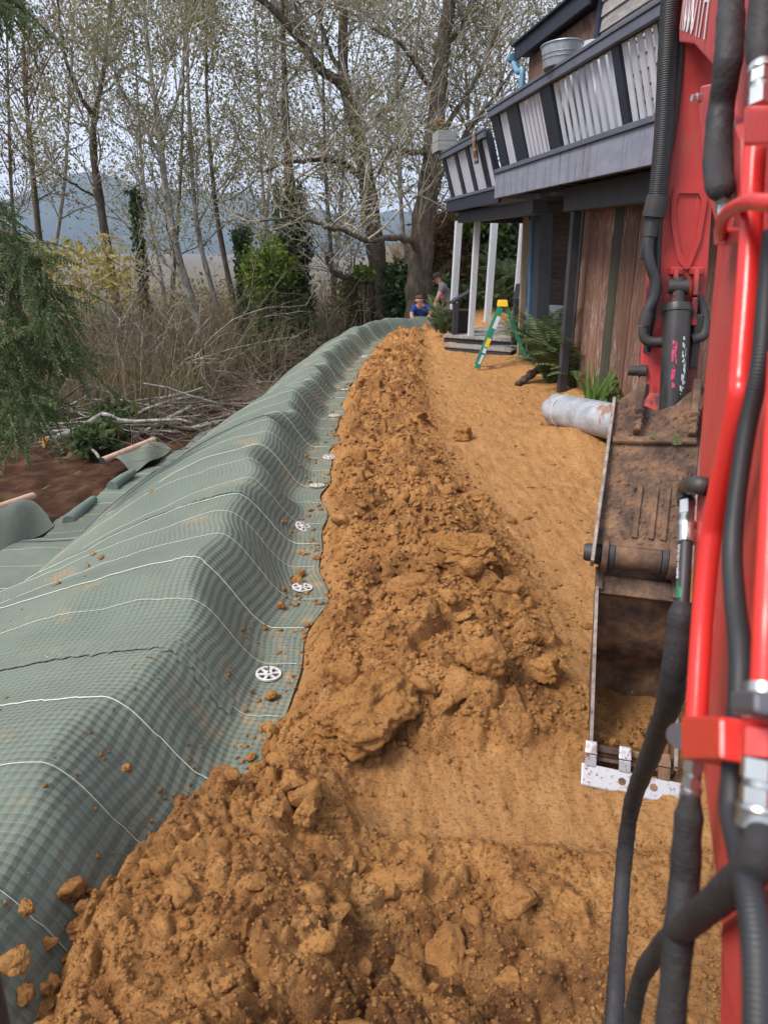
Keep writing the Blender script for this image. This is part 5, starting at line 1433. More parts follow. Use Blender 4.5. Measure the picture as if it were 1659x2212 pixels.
def hand(J, Bn, pre, wrist, d, side):
    """palm and five short curled fingers"""
    d = Vector(d).normalized(); s = Vector(side).normalized(); w = Vector(wrist)
    J[pre + 'palm'] = (w + d * .07, .032); Bn.append((pre + 'wrist', pre + 'palm'))
    up = d.cross(s)
    for i, (o, l) in enumerate(((-.03, .07), (-.01, .08), (.01, .075), (.028, .06))):
        a = w + d * .115 + s * o; b = a + d * l * .5 + up * .01; c = b + d * l * .35 + up * .025
        for n_, p, r in (('f%da' % i, a, .010), ('f%db' % i, b, .0095), ('f%dc' % i, c, .008)): J[pre + n_] = (p, r)
        Bn += [(pre + 'palm', pre + 'f%da' % i), (pre + 'f%da' % i, pre + 'f%db' % i), (pre + 'f%db' % i, pre + 'f%dc' % i)]
    a = w + d * .06 - s * .04; b = a + d * .04 - s * .02
    J[pre + 'ta'] = (a, .011); J[pre + 'tb'] = (b, .010); Bn += [(pre + 'palm', pre + 'ta'), (pre + 'ta', pre + 'tb')]
def face(root, head, look, hair_m, up=Vector((0, 0, 1)), r=.105):
    """features on a head: nose, eyes, ears, mouth"""
    f = Vector(look).normalized(); s = f.cross(up).normalized(); u = s.cross(f)
    mb = MB(); mb.tube([head + f * r * .82 + u * .02, head + f * r * 1.08 - u * .012, head + f * r * .86 - u * .022], [.010, .016, .010], 8); mb.build('nose', M['skin'], root, True)
    for k_ in (-1, 1):
        mb = MB(); mb.lathe(head + f * r * .80 + s * k_ * .034 + u * .022, f, [(0, .013), (.008, .009), (.010, .002)], 8); mb.build('eye', M['cap'], root, True)
        mb = MB(); mb.tube([head + s * k_ * r * .86 + u * .025, head + s * k_ * r * 1.0, head + s * k_ * r * .84 - u * .03], [.012, .018, .010], 8); mb.build('ear', M['skin'], root, True)
    mb = MB(); mb.tube([head + f * r * .80 - u * .045 - s * .025, head + f * r * .86 - u * .048, head + f * r * .80 - u * .045 + s * .025], .006, 6); mb.build('mouth', M['sticker_pink'], root, True)
# A: bent forward, grey T-shirt, camouflage trousers, facing left
D = 18.9
hd = P(943, 601, D); nk = P(951, 612, D); chst = P(959, 622, D); wst = P(965, 641, D); pel = P(966, 653, D)
gz0 = -.22
J = {'pelvis': (pel, .165), 'waist': (wst, .165), 'chest': (chst, .165), 'neck': (nk, .065), 'head': (hd, .10), 'crown': (hd + Vector((-.02, 0, .07)), .085),
     'lsh': (P(955, 619, D - .20), .085), 'lel': (P(948, 638, D - .27), .052), 'lwrist': (P(942, 653, D - .25), .036),
     'rsh': (P(957, 619, D + .20), .085), 'rel': (P(948, 637, D + .26), .052), 'rwrist': (P(940, 652, D + .22), .036),
     'lhip': (pel + Vector((-.02, -.10, -.06)), .12), 'lkn': (P(957, 681, D - .12), .08), 'lan': (Vector((P(964, 700, D).x, D - .12, gz0 + .09)), .05), 'ltoe': (Vector((P(964, 700, D).x - .19, D - .13, gz0 + .05)), .045),
     'rhip': (pel + Vector((.0, .10, -.06)), .12), 'rkn': (P(962, 683, D + .14), .08), 'ran': (Vector((P(972, 700, D).x, D + .14, gz0 + .09)), .05), 'rtoe': (Vector((P(972, 700, D).x - .19, D + .15, gz0 + .05)), .045)}
Bn = [('pelvis', 'waist'), ('waist', 'chest'), ('chest', 'neck'), ('neck', 'head'), ('head', 'crown'), ('chest', 'lsh'), ('lsh', 'lel'), ('lel', 'lwrist'), ('chest', 'rsh'), ('rsh', 'rel'), ('rel', 'rwrist'),
      ('pelvis', 'lhip'), ('lhip', 'lkn'), ('lkn', 'lan'), ('lan', 'ltoe'), ('pelvis', 'rhip'), ('rhip', 'rkn'), ('rkn', 'ran'), ('ran', 'rtoe')]
hand(J, Bn, 'l', J['lwrist'][0], (-.25, 0, -1), (0, 1, 0)); hand(J, Bn, 'r', J['rwrist'][0], (-.3, 0, -1), (0, 1, 0))
def fmA(a, b, t):
    if a[1:] in ('hip', 'kn') and b[1:] in ('kn', 'an') or b[1:] == 'hip': return 2
    if a[1:] == 'an': return 3
    if a in ('pelvis',) and b == 'waist': return 1 if t > .25 else 2
    if a in ('waist', 'chest') and b in ('chest', 'neck', 'lsh', 'rsh'): return 1 if not (b == 'neck' and t > .75) else 0
    if a[1:] == 'sh': return 1 if t < .62 else 0
    return 0
pa_ = person('person', 'person in grey T-shirt and camouflage trousers bending forward beside the white post', J, Bn, [M['skin'], M['shirt_grey'], M['camo'], M['boot']], fmA)
lk = Vector((-.8, -.15, -.6)); face(pa_, hd, lk, None)
vs = []; mb = MB(); upc = Vector((-.35, 0, .94)).normalized()
mb.lathe(hd + upc * .005 + Vector((.02, 0, .01)), upc, [(0, .118), (.04, .118), (.085, .10), (.115, .065), (.128, .01)], 18); hat = mb.build('cap', M['cap'], pa_, True)
mb = MB(); mb.beam(hd + Vector((-.09, 0, .02)), hd + Vector((-.185, 0, -.05)), .15, .014); mb.build('cap_brim', M['cap'], hat, False, .006, 2)
mb = MB(); mb.tube([hd + Vector((.07, 0, .03)), hd + Vector((.10, 0, -.03)), hd + Vector((.085, 0, -.07))], [.06, .055, .03], 10); mb.build('hair', M['hair'], pa_, True)
# B: kneeling in blue, head down, facing the camera
D = 18.55
hd = P(905, 649, D); pel = P(914, 697, D + .35); chst = P(909, 668, D + .10)
J = {'pelvis': (pel, .17), 'waist': (P(911, 683, D + .22), .165), 'chest': (chst, .16), 'neck': (P(907, 658, D + .02), .06), 'head': (hd, .098), 'crown': (hd + Vector((0, -.02, .07)), .085),
     'lsh': (P(894, 665, D + .05), .085), 'lel': (P(888, 681, D - .02), .05), 'lwrist': (P(894, 693, D - .18), .036),
     'rsh': (P(924, 663, D + .08), .085), 'rel': (P(931, 678, D), .05), 'rwrist': (P(920, 693, D - .18), .036),
     'lhip': (pel + Vector((-.11, 0, -.03)), .12), 'lkn': (pel + Vector((-.17, -.38, -.16)), .085), 'lan': (pel + Vector((-.15, .05, -.27)), .05), 'ltoe': (pel + Vector((-.15, .20, -.29)), .042),
     'rhip': (pel + Vector((.11, 0, -.03)), .12), 'rkn': (P(927, 683, D - .05), .085), 'ran': (pel + Vector((.16, -.20, -.27)), .05), 'rtoe': (pel + Vector((.17, -.36, -.29)), .042)}
Bn = [('pelvis', 'waist'), ('waist', 'chest'), ('chest', 'neck'), ('neck', 'head'), ('head', 'crown'), ('chest', 'lsh'), ('lsh', 'lel'), ('lel', 'lwrist'), ('chest', 'rsh'), ('rsh', 'rel'), ('rel', 'rwrist'),
      ('pelvis', 'lhip'), ('lhip', 'lkn'), ('lkn', 'lan'), ('lan', 'ltoe'), ('pelvis', 'rhip'), ('rhip', 'rkn'), ('rkn', 'ran'), ('ran', 'rtoe')]
hand(J, Bn, 'l', J['lwrist'][0], (.2, -.5, -.8), (1, 0, 0)); hand(J, Bn, 'r', J['rwrist'][0], (-.2, -.5, -.8), (1, 0, 0))
pb_ = person('person', 'person in blue T-shirt kneeling with head down behind the mat', J, Bn, [M['skin'], M['shirt_blue'], M['trousers'], M['boot']], fmA)
face(pb_, hd, Vector((.05, -.8, -.6)), None, Vector((0, -.6, .8)))
mb = MB(); mb.lathe(hd + Vector((0, .012, .012)), Vector((0, -.1, 1)), [(0.03, .080), (.05, .098), (.085, .090), (.108, .055), (.118, .01)], 18); mb.build('hair', M['hair'], pb_, True)
# ================================================================ vegetation
def cloud(name, pos, size, mat, parent, seed=0, elong=1.6, droop=0.0, kind=None, fold=0.0):
    """diamond leaves at pos (n,3)"""
    rs = np.random.RandomState(seed); pos = np.asarray(pos, float); n = len(pos)
    d = rs.normal(size=(n, 3)); d[:, 2] = d[:, 2] * .7 - droop; d /= np.linalg.norm(d, axis=1)[:, None]
    e = rs.normal(size=(n, 3)); s = np.cross(d, e); s /= np.linalg.norm(s, axis=1)[:, None]
    z = size * (.55 + .9 * rs.rand(n))[:, None]
    a = pos; b = pos + d * z * .5 * elong + s * z * .5; c = pos + d * z * elong; f = pos + d * z * .5 * elong - s * z * .5
    co = np.stack([a, b, c, f], 1).reshape(-1, 3); fc = np.arange(n * 4).reshape(n, 4)
    o = npmesh(name, co, fc, mat, parent)
    if kind: o['kind'] = kind
    return o
class Twigs:
    """many thin three-sided tapered twigs, collected as arrays"""
    def __init__(s): s.v = []; s.f = []; s.n = 0
    def add(s, pts, r0, r1, sides=3):
        pts = np.asarray([tuple(p) for p in pts], float); m = len(pts)
        t = np.gradient(pts, axis=0); t /= np.maximum(np.linalg.norm(t, axis=1), 1e-9)[:, None]
        ref = np.array([.31, .77, .55]); a = np.cross(t, ref); a /= np.maximum(np.linalg.norm(a, axis=1), 1e-9)[:, None]; b = np.cross(t, a)
        r = np.linspace(r0, r1, m)[:, None, None]; an = np.arange(sides) * 2 * np.pi / sides
        ring = pts[:, None, :] + r * (np.cos(an)[None, :, None] * a[:, None, :] + np.sin(an)[None, :, None] * b[:, None, :])
        s.v.append(ring.reshape(-1, 3)); i = np.arange(m - 1)[:, None] * sides + np.arange(sides)[None, :]; j = np.arange(m - 1)[:, None] * sides + (np.arange(sides)[None, :] + 1) % sides
        s.f.append((np.stack([i, j, j + sides, i + sides], -1).reshape(-1, 4)) + s.n); s.n += m * sides
    def build(s, name, mat, parent):
        return npmesh(name, np.concatenate(s.v), np.concatenate(s.f), mat, parent, True)
def rdir(rg): return Vector((rg.gauss(0, 1), rg.gauss(0, 1), rg.gauss(0, 1))).normalized()
def grow(rg, start, d, L, r, lev, tw, tips, up=.15, wig=.35, kids=4):
    n = 5 if lev > 0 else 4; p = Vector(start); pts = [p.copy()]; d = Vector(d).normalized()
    for i in range(n - 1):
        d = (d + rdir(rg) * wig + Vector((0, 0, up))).normalized(); p = p + d * (L / (n - 1)); pts.append(p.copy())
    tw.add(pts, r, r * .45, 4 if r > .02 else 3)
    tips.extend(pts[1:] if lev <= 1 else [])
    if lev > 0:
        for k_ in range(kids + rg.randint(0, 1)):
            i = rg.randint(1, n - 1); dd = ((pts[i] - pts[i - 1]).normalized() + rdir(rg) * .95).normalized()
            grow(rg, pts[i], dd, L * rg.uniform(.42, .7), r * .5, lev - 1, tw, tips, up, wig, kids)
def tree(name, label, cat, group, trunk, rad, limbs=(), seed=1, nb=14, b0=.35, bl=2.4, br=.035, lev=2, bark='bark', twig='twig', leafm=None, nleaf=0, lsz=.07, spread=.25, up=.12, kids=4, ivy=0, ivy_top=1.0, ivy_m='leaf_ivy', ivy_r=.28, bd=None):
    rg = random.Random(seed)
    tp = [P(*p) for p in trunk]; base = tp[0].copy(); g = gz(base.x, base.y) - .15
    if base.z > g: tp = [Vector((base.x + (tp[0].x - tp[1].x) * .2, base.y, g))] + tp
    root = empty(name, tuple(tp[0]), label, cat, group)
    sp = spline(tp, 5); rr = list(np.interp(np.linspace(0, 1, len(sp)), np.linspace(0, 1, len(rad)), rad))
    rr = [r * (1 + .08 * math.sin(i * 1.3) + .05 * rg.uniform(-1, 1)) for i, r in enumerate(rr)]
    mb = MB(); mb.tube(sp, rr, 12); tk = mb.build('trunk', M[bark], root, True, sharp=False)
    tw = Twigs(); tips = []
    lines = [(sp, rr, b0)]
    for lp, r0, r1 in limbs:
        q = spline([P(*p) for p in lp], 5); q = [p + rdir(rg) * .03 for p in q]
        m2 = MB(); lr = list(np.linspace(r0, r1, len(q))); m2.tube(q, lr, 8); m2.build('limb', M[bark], root, True, sharp=False)
        lines.append((q, lr, .15))
    for li, (q, lr, st) in enumerate(lines):
        cnt = nb if li == 0 else max(4, int(nb * .5))
        for k_ in range(cnt):
            i = min(int((st + (1 - st) * rg.random() ** .8) * (len(q) - 1)) + 1, len(q) - 1)
            a = rg.uniform(0, 6.283); d = Vector((math.cos(a), math.sin(a) * .8, rg.uniform(-.05, .75)))
            d = (d + (q[i] - q[i - 1]).normalized() * .4).normalized()
            f = 1.0 - .45 * i / len(q)
            grow(rg, q[i], d, bl * f * rg.uniform(.6, 1.2), min(br, lr[i] * .6), lev, tw, tips, up, .33, kids)
    cr = tw.build('crown', M[twig], root)
    if nleaf and tips:
        rs = np.random.RandomState(seed); tp_ = np.array([tuple(t) for t in tips])
        nleaf = int(nleaf * 1.25); pos = tp_[rs.randint(0, len(tp_), nleaf)] + rs.normal(size=(nleaf, 3)) * spread
        cloud('leaves', pos, lsz * .60, M[leafm], cr, seed, 1.7, .5)
    if ivy:
        rs = np.random.RandomState(seed + 5); t = rs.rand(ivy) * ivy_top; idx = t * (len(sp) - 1); i0 = np.minimum(idx.astype(int), len(sp) - 2)
        spa = np.array([tuple(p) for p in sp]); c = spa[i0] + (spa[i0 + 1] - spa[i0]) * (idx - i0)[:, None]
        dr = rs.normal(size=(ivy, 3)); dr[:, 2] *= .4; dr /= np.linalg.norm(dr, axis=1)[:, None]
        lump_ = .65 + .6 * vnoise(c[:, 2] * 2.3, dr[:, 0] * 2 + 5, seed)
        pos = c + dr * (ivy_r * lump_ * (.75 + .4 * rs.rand(ivy)))[:, None]
        cloud('ivy', pos, .085, M[ivy_m], tk, seed + 6, 1.1, .3)
    return root
GA = 'slender trees down the slope'
tree('alder_tree', 'slender bare tree with rusty leaves at the far left of the wood', 'tree', GA, [(92, 560, 24), (80, 460, 24), (68, 330, 24), (55, 180, 24.3), (52, 20, 24.6), (58, -120, 25)], [.11, .09, .06, .03], seed=11, nb=18, b0=.25, bl=2.6, nleaf=2600, leafm='leaf_rust', lsz=.085, twig='twig_brown')
tree('alder_tree', 'forked dark-trunked tree left of the hazy hill', 'tree', GA, [(262, 720, 22), (236, 560, 22), (216, 430, 22), (203, 330, 22), (205, 255, 22), (222, 170, 22.2), (238, 40, 22.4), (246, -100, 22.6)], [.15, .13, .10, .06, .03],
     [([(205, 258, 22), (172, 200, 21.8), (140, 110, 21.6), (118, -40, 21.4)], .07, .03), ([(206, 300, 22), (180, 270, 22.3), (150, 265, 22.6)], .04, .02), ([(212, 430, 22), (165, 400, 21.5), (120, 372, 21)], .04, .015)], seed=12, nb=18, b0=.3, bl=2.6, nleaf=3600, leafm='leaf_olive', lsz=.085, up=.18)
tree('ivy_snag', 'thin dead trunk wrapped in dark ivy in front of the hill', 'tree', 'ivy-covered trunks', [(322, 800, 22.5), (312, 660, 22.5), (304, 560, 22.5), (297, 470, 22.5), (289, 405, 22.5)], [.12, .10, .06], seed=13, nb=5, b0=.5, bl=1.4, lev=1, ivy=2400, ivy_r=.17, ivy_top=.98)
tree('alder_tree', 'pale leaning trunk in the middle of the wood', 'tree', GA, [(470, 800, 20), (440, 720, 20), (408, 630, 20), (382, 540, 20), (364, 440, 20), (350, 340, 20), (338, 230, 20.2), (320, 110, 20.4), (305, -80, 20.8)], [.13, .12, .10, .07, .035],
     [([(352, 345, 20), (300, 250, 20), (262, 190, 19.8), (240, 110, 19.6)], .045, .018), ([(345, 300, 20), (395, 190, 20.3), (430, 90, 20.5)], .05, .02)], seed=14, nb=20, b0=.3, bl=2.3, bark='bark_pale', nleaf=4200, leafm='leaf_olive', lsz=.08, up=.2)
tree('alder_tree', 'thin pale trunk just right of the leaning one', 'tree', GA, [(505, 800, 23), (480, 700, 23), (452, 600, 23), (432, 520, 23), (420, 430, 23), (412, 300, 23), (405, 120, 23.3), (400, -60, 23.5)], [.085, .08, .06, .03], seed=15, nb=16, b0=.35, bl=2.3, bark='bark_pale', nleaf=3000, leafm='leaf_olive', lsz=.08)
tree('alder_tree', 'slim grey trunk left of the ivy column', 'tree', GA, [(535, 780, 25), (505, 650, 25), (482, 540, 25), (466, 440, 25), (455, 330, 25), (446, 160, 25), (450, -60, 25.4)], [.10, .085, .06, .03], seed=16, nb=18, b0=.3, bl=2.6, nleaf=3600, leafm='leaf_olive', lsz=.085)
tree('ivy_column', 'thick tree trunk sheathed in dark green ivy', 'tree', 'ivy-covered trunks', [(652, 830, 20.5), (646, 700, 20.5), (638, 600, 20.5), (632, 500, 20.5), (626, 400, 20.7), (618, 260, 21), (612, 80, 21.4), (610, -60, 21.6)], [.22, .20, .15, .08, .04], seed=17, nb=18, b0=.45, bl=2.8, ivy=6500, ivy_r=.40, ivy_top=.56, nleaf=3200, leafm='leaf_olive', lsz=.085)
tree('ivy_stump', 'short ivy-clad stump left of the ivy column', 'tree', 'ivy-covered trunks', [(545, 800, 21.5), (532, 660, 21.5), (526, 560, 21.5), (522, 495, 21.5)], [.16, .14, .10], seed=18, nb=4, b0=.6, bl=1.2, lev=1, ivy=2600, ivy_r=.24)
tree('big_alder', 'tall dark furrowed tree with a long limb reaching up to the left', 'tree', 'large trees beyond the berm', [(846, 740, 21), (826, 640, 21), (812, 540, 21), (800, 450, 21), (784, 340, 21), (764, 255, 21), (744, 180, 21), (741, 90, 21), (746, -120, 21.4)], [.30, .27, .24, .19, .14, .10],
     [([(748, 190, 21), (692, 148, 20.8), (652, 92, 20.6), (606, 34, 20.4), (548, -12, 20.2), (480, -60, 20)], .13, .05), ([(742, 160, 21), (712, 108, 21.2), (694, 48, 21.4), (680, -60, 21.6)], .07, .035),
      ([(790, 396, 21), (742, 352, 20.6), (690, 345, 20.2), (625, 352, 19.8), (560, 372, 19.4)], .085, .03), ([(818, 612, 21), (762, 603, 20.4), (716, 586, 20), (706, 545, 19.8)], .09, .05), ([(775, 300, 21), (830, 240, 21.5), (880, 160, 22), (905, 60, 22.4)], .07, .025),
      ([(652, 92, 20.6), (640, 40, 20.6), (622, -60, 20.6)], .06, .03)], seed=19, nb=26, b0=.35, bl=2.6, br=.028, nleaf=5200, leafm='leaf_olive', lsz=.075, kids=4)
tree('big_alder', 'stout tree with a low crooked branch behind the two workers', 'tree', 'large trees beyond the berm', [(902, 715, 19.6), (903, 640, 19.6), (908, 560, 19.6), (915, 480, 19.6), (927, 400, 19.6), (938, 300, 19.6), (948, 200, 19.8), (955, 110, 20), (968, 30, 20.2), (985, -120, 20.6)], [.36, .33, .30, .27, .22, .17, .12],
     [([(907, 556, 19.5), (888, 522, 19.2), (850, 514, 18.9), (800, 520, 18.6), (752, 500, 18.3), (700, 490, 18), (640, 470, 17.7), (560, 480, 17.4)], .095, .022), ([(930, 410, 19.6), (975, 340, 19.8), (1025, 262, 20), (1075, 200, 20.2), (1120, 130, 20.4)], .085, .03),
      ([(940, 310, 19.7), (1000, 215, 20), (1050, 130, 20.3), (1090, 30, 20.6)], .075, .03), ([(935, 330, 19.6), (890, 330, 19.2), (850, 322, 19), (815, 372, 18.8)], .07, .03), ([(946, 225, 19.8), (905, 150, 19.6), (860, 90, 19.4), (800, 60, 19.2)], .07, .025), ([(955, 110, 20), (1005, 40, 20.2), (1030, -60, 20.4)], .08, .04)],
     seed=20, nb=26, b0=.3, bl=2.7, br=.028, nleaf=6500, leafm='leaf_olive', lsz=.075, kids=4)
rg0 = random.Random(77)
for i, (u, lean, D, lm, lab) in enumerate(((20, 10, 30, 'leaf_rust', 'rust-tinged tree at the left photo edge'), (150, -20, 31, 'leaf_olive', 'thin far tree left of the forked tree'), (300, 25, 33, 'leaf_olive', 'far tree rising behind the hazy hill'), (395, -10, 30, 'leaf_olive', 'slim far trunk between the pale trunks'),
        (560, 15, 29, 'leaf_olive', 'far tree behind the ivy stump'), (590, -15, 27, 'leaf_olive', 'leafy far tree beside the ivy column'), (700, 10, 28, 'leaf_olive', 'far tree between the ivy column and the tall dark tree'), (745, -10, 32, 'leaf_olive', 'slender far tree left of the tall dark trunk'), (860, 8, 27, 'leaf_olive', 'far tree between the two big trunks'), (1010, 20, 27, 'leaf_olive', 'tree rising behind the far deck corner'), (1085, 15, 30, 'leaf_olive', 'tree behind the deck planter'))):
    tree('wood_tree', lab, 'tree', 'trees deeper in the wood', [(u + lean * 2.2, 640, D), (u + lean * 1.2, 500, D), (u + lean * .4, 380, D), (u, 240, D), (u - lean * .4, 80, D), (u - lean, -100, D)], [.10, .085, .06, .04, .02], seed=200 + i, nb=20, b0=.22, bl=3.0, lev=2, nleaf=2600, leafm=lm, lsz=.10, bark='bark_pale' if i % 3 else 'bark', twig='twig' if i % 3 else 'twig_brown', kids=4)

def shrub(name, label, cat, group, c, rx, rz, nst, nl, lm, lsz, seed, twig='twig_brown', elong=1.7, hollow=.4, droop=.2):
    rg = random.Random(seed); rs = np.random.RandomState(seed); c = Vector(c); g = gz(c.x, c.y); b = Vector((c.x, c.y, min(g, c.z - rz * .9)))
    root = empty(name, tuple(b), label, cat, group); tw = Twigs()
    tips = []
    for k_ in range(nst):
        d = rdir(rg); e = c + Vector((d.x * rx, d.y * rx, d.z * rz)) * rg.uniform(.7, 1.0)
        m = b.lerp(e, .5) + rdir(rg) * rx * .25
        pts = spline([b + rdir(rg) * rx * .12, m, e], 4); tw.add(pts, .018, .005); tips += pts[3:]
    tw.build('stems', M[twig], root)
    nc = max(14, nl // 70); d = rs.normal(size=(nc, 3)); d /= np.linalg.norm(d, axis=1)[:, None]
    cen = d * (hollow + (1 - hollow) * rs.rand(nc) ** .5)[:, None] * .86
    pos = cen[rs.randint(0, nc, nl)] + rs.normal(size=(nl, 3)) * (.11 + .07 * rs.rand(nl))[:, None]
    pos = np.array(tuple(c))[None] + pos * np.array([rx, rx, rz])[None]
    cloud('leaves', pos, lsz, M[lm], root, seed, elong, droop); return root
shrub('vine_thicket', 'bright lime-green vine mound leaning on the ivy column', 'shrub', None, P(585, 585, 19.6), .75, .85, 14, 4200, 'leaf_lime', .08, 31, elong=1.2)
shrub('vine_thicket', 'darker green vine mass below the lime-green mound', 'shrub', None, P(610, 715, 19.8), .78, 1.45, 14, 9000, 'leaf_green', .075, 32, elong=1.2)
shrub('yellow_shrub', 'yellow-leaved willow shrub below the far left trees', 'shrub', None, P(190, 580, 17.5), 1.9, .85, 40, 1500, 'leaf_yellow', .055, 33, elong=3.2, hollow=.05, droop=.3)
shrub('green_sprout', 'small bright sprout on the crooked lower branch', 'shrub', None, P(790, 585, 20.0), .28, .16, 6, 240, 'leaf_lime', .09, 34)
shrub('bank_shrub', 'orange-leaved bush behind the workers and white posts', 'shrub', 'bushes behind the porch', P(985, 560, 23.5), 1.3, 1.6, 26, 4200, 'leaf_rust', .10, 35)
shrub('bank_shrub', 'bright orange bush top seen left of the first white post', 'shrub', 'bushes behind the porch', P(1000, 520, 24.5), 1.0, .9, 20, 1100, 'leaf_orange', .12, 36)
shrub('bank_shrub', 'yellow-green bush between the white porch posts', 'shrub', 'bushes behind the porch', P(1040, 520, 22.8), .8, 1.0, 20, 2200, 'leaf_lime', .11, 37)
shrub('bank_shrub', 'dark green bush right of the middle white post', 'shrub', 'bushes behind the porch', P(1105, 560, 23.2), 1.25, 1.9, 26, 6500, 'leaf_ivy', .11, 38)
shrub('bank_shrub', 'low green brambles behind the bent worker', 'shrub', 'bushes behind the porch', P(955, 655, 20.8), 1.0, .65, 20, 4200, 'leaf_green', .085, 39)
shrub('bank_shrub', 'olive brambles on the bank above the porch floor', 'shrub', 'bushes behind the porch', P(1070, 640, 21.8), 1.3, .7, 20, 4500, 'leaf_green', .085, 40)
shrub('bank_shrub', 'ivy mound between the two big trunks', 'shrub', 'bushes behind the porch', P(868, 640, 20.6), .55, .95, 14, 4200, 'leaf_ivy', .09, 41)
shrub('bank_shrub', 'tangled olive bush at the foot of the tall dark tree', 'shrub', 'bushes behind the porch', P(790, 660, 22), 1.1, 1.1, 24, 4200, 'leaf_olive', .085, 42)
shrub('bank_shrub', 'bush in the gap behind the farthest porch post', 'shrub', 'bushes behind the porch', P(1160, 560, 24.5), 1.4, 1.8, 24, 4500, 'leaf_green', .11, 43)
# dark fir behind the roof
def fir(label, base, h, r, seed, n=150):
    rg = random.Random(seed); b = Vector(base); root = empty('fir_tree', tuple(b), label, 'tree')
    mb = MB(); mb.tube([b, b + Vector((0, 0, h))], [.26, .03], 10); mb.build('trunk', M['bark'], root, True)
    tw = Twigs(); pos = []; dirs = []
    for i in range(n):
        f = .12 + .86 * rg.random(); a = rg.uniform(0, 6.283); L = r * (1.15 - f) * rg.uniform(.75, 1.1)
        p0 = b + Vector((0, 0, h * f)); d = Vector((math.cos(a), math.sin(a), 0))
        pts = [p0, p0 + d * L * .4 + Vector((0, 0, .05 * L)), p0 + d * L * .75 - Vector((0, 0, .08 * L)), p0 + d * L - Vector((0, 0, .28 * L))]
        tw.add(pts, .03, .006)
        for k_ in range(int(60 * L / r) + 14):
            t = rg.uniform(.15, 1); j = min(int(t * 3), 2); q = pts[j].lerp(pts[j + 1], t * 3 - j)
            pos.append(q + Vector((rg.gauss(0, .16), rg.gauss(0, .16), -abs(rg.gauss(0, .16)))))
    cr = tw.build('limbs', M['bark'], root)
    cloud('needle_sprays', np.array([tuple(p) for p in pos]), .20, M['leaf_fir'], cr, seed, 2.2, 1.0); return root
fir('dark fir tree rising behind the roof eave', (8.2, 26, .5), 15, 4.0, 51, 230)
fir('second dark fir tree further right behind the house', (11.5, 23, .5), 14, 3.6, 52, 150)

# drooping conifer boughs at the left edge
rg = random.Random(61); cb = Vector((-5.4, 6.6, gz(-5.4, 6.6)))
con = empty('weeping_conifer', tuple(cb), 'green conifer with drooping feathery boughs at the left photo edge', 'tree')
mb = MB(); mb.tube([cb, cb + Vector((.05, 0, 3)), cb + Vector((0, .1, 7.5))], [.24, .18, .08], 12); mb.build('trunk', M['bark'], con, True)
tw = Twigs(); SV, SF = [], []
def strand(p, d, L, step=.026, w=.0075, ll=.075):
    """a hanging spray: rachis with alternating needles"""
    p = Vector(p); d = Vector(d).normalized(); n = int(L / step); pts = []
    for i in range(n):
        d = (d + Vector((0, 0, -.045)) + rdir(rg) * .05).normalized(); p = p + d * step; pts.append(p.copy())
    tw.add(pts[::4] + [pts[-1]], .0035, .0012)
    sx = d.cross(Vector((rg.gauss(0, 1), rg.gauss(0, 1), rg.gauss(0, .3)))).normalized()
    for i, q in enumerate(pts):
        k_ = (1 - .6 * i / n) * rg.uniform(.7, 1.2)
        for sg in (-1, 1):
            t = (sx * sg * .75 + d * .75 + rdir(rg) * .25).normalized(); e = q + t * ll * k_; o = t.cross(Vector((.3, -.8, .4))).normalized() * w
            b = len(SV); SV.extend([tuple(q), tuple(q.lerp(e, .5) + o), tuple(e), tuple(q.lerp(e, .5) - o)]); SF.append((b, b + 1, b + 2, b + 3))
boughs = [((-60, 470), (60, 560), (120, 690), 6.2, 120), ((-80, 560), (70, 700), (150, 800), 6.4, 120), ((-80, 640), (20, 760), (75, 900), 6.0, 90), ((-90, 420), (-10, 480), (40, 600), 6.6, 80), ((-60, 720), (30, 820), (90, 880), 6.3, 70), ((-100, -60), (-20, -20), (22, 40), 6.3, 60), ((-120, 800), (-30, 860), (30, 930), 6.1, 50)]
for a, b, c, D, n in boughs:
    lp = spline([cb + Vector((0, 0, max(P(a[0], a[1], D).z - cb.z + .5, .5))), P(a[0], a[1], D + .1), P(b[0], b[1], D), P(c[0], c[1], D - .1)], 6)
    tw.add(lp, .022, .006, 5)
    for k_ in range(int(n * .85)):
        t = .30 + .70 * rg.random(); i = min(int(t * (len(lp) - 1)), len(lp) - 2)
        q = lp[i].lerp(lp[i + 1], rg.random()) + rdir(rg) * .10
        strand(q, (rg.uniform(-.6, .9), rg.uniform(-.8, .8), rg.uniform(-.9, .1)), rg.uniform(.18, .52))
lm_ = tw.build('limbs', M['bark'], con)
npmesh('needle_sprays', np.array(SV), np.array(SF), M['leaf_conifer'], lm_)

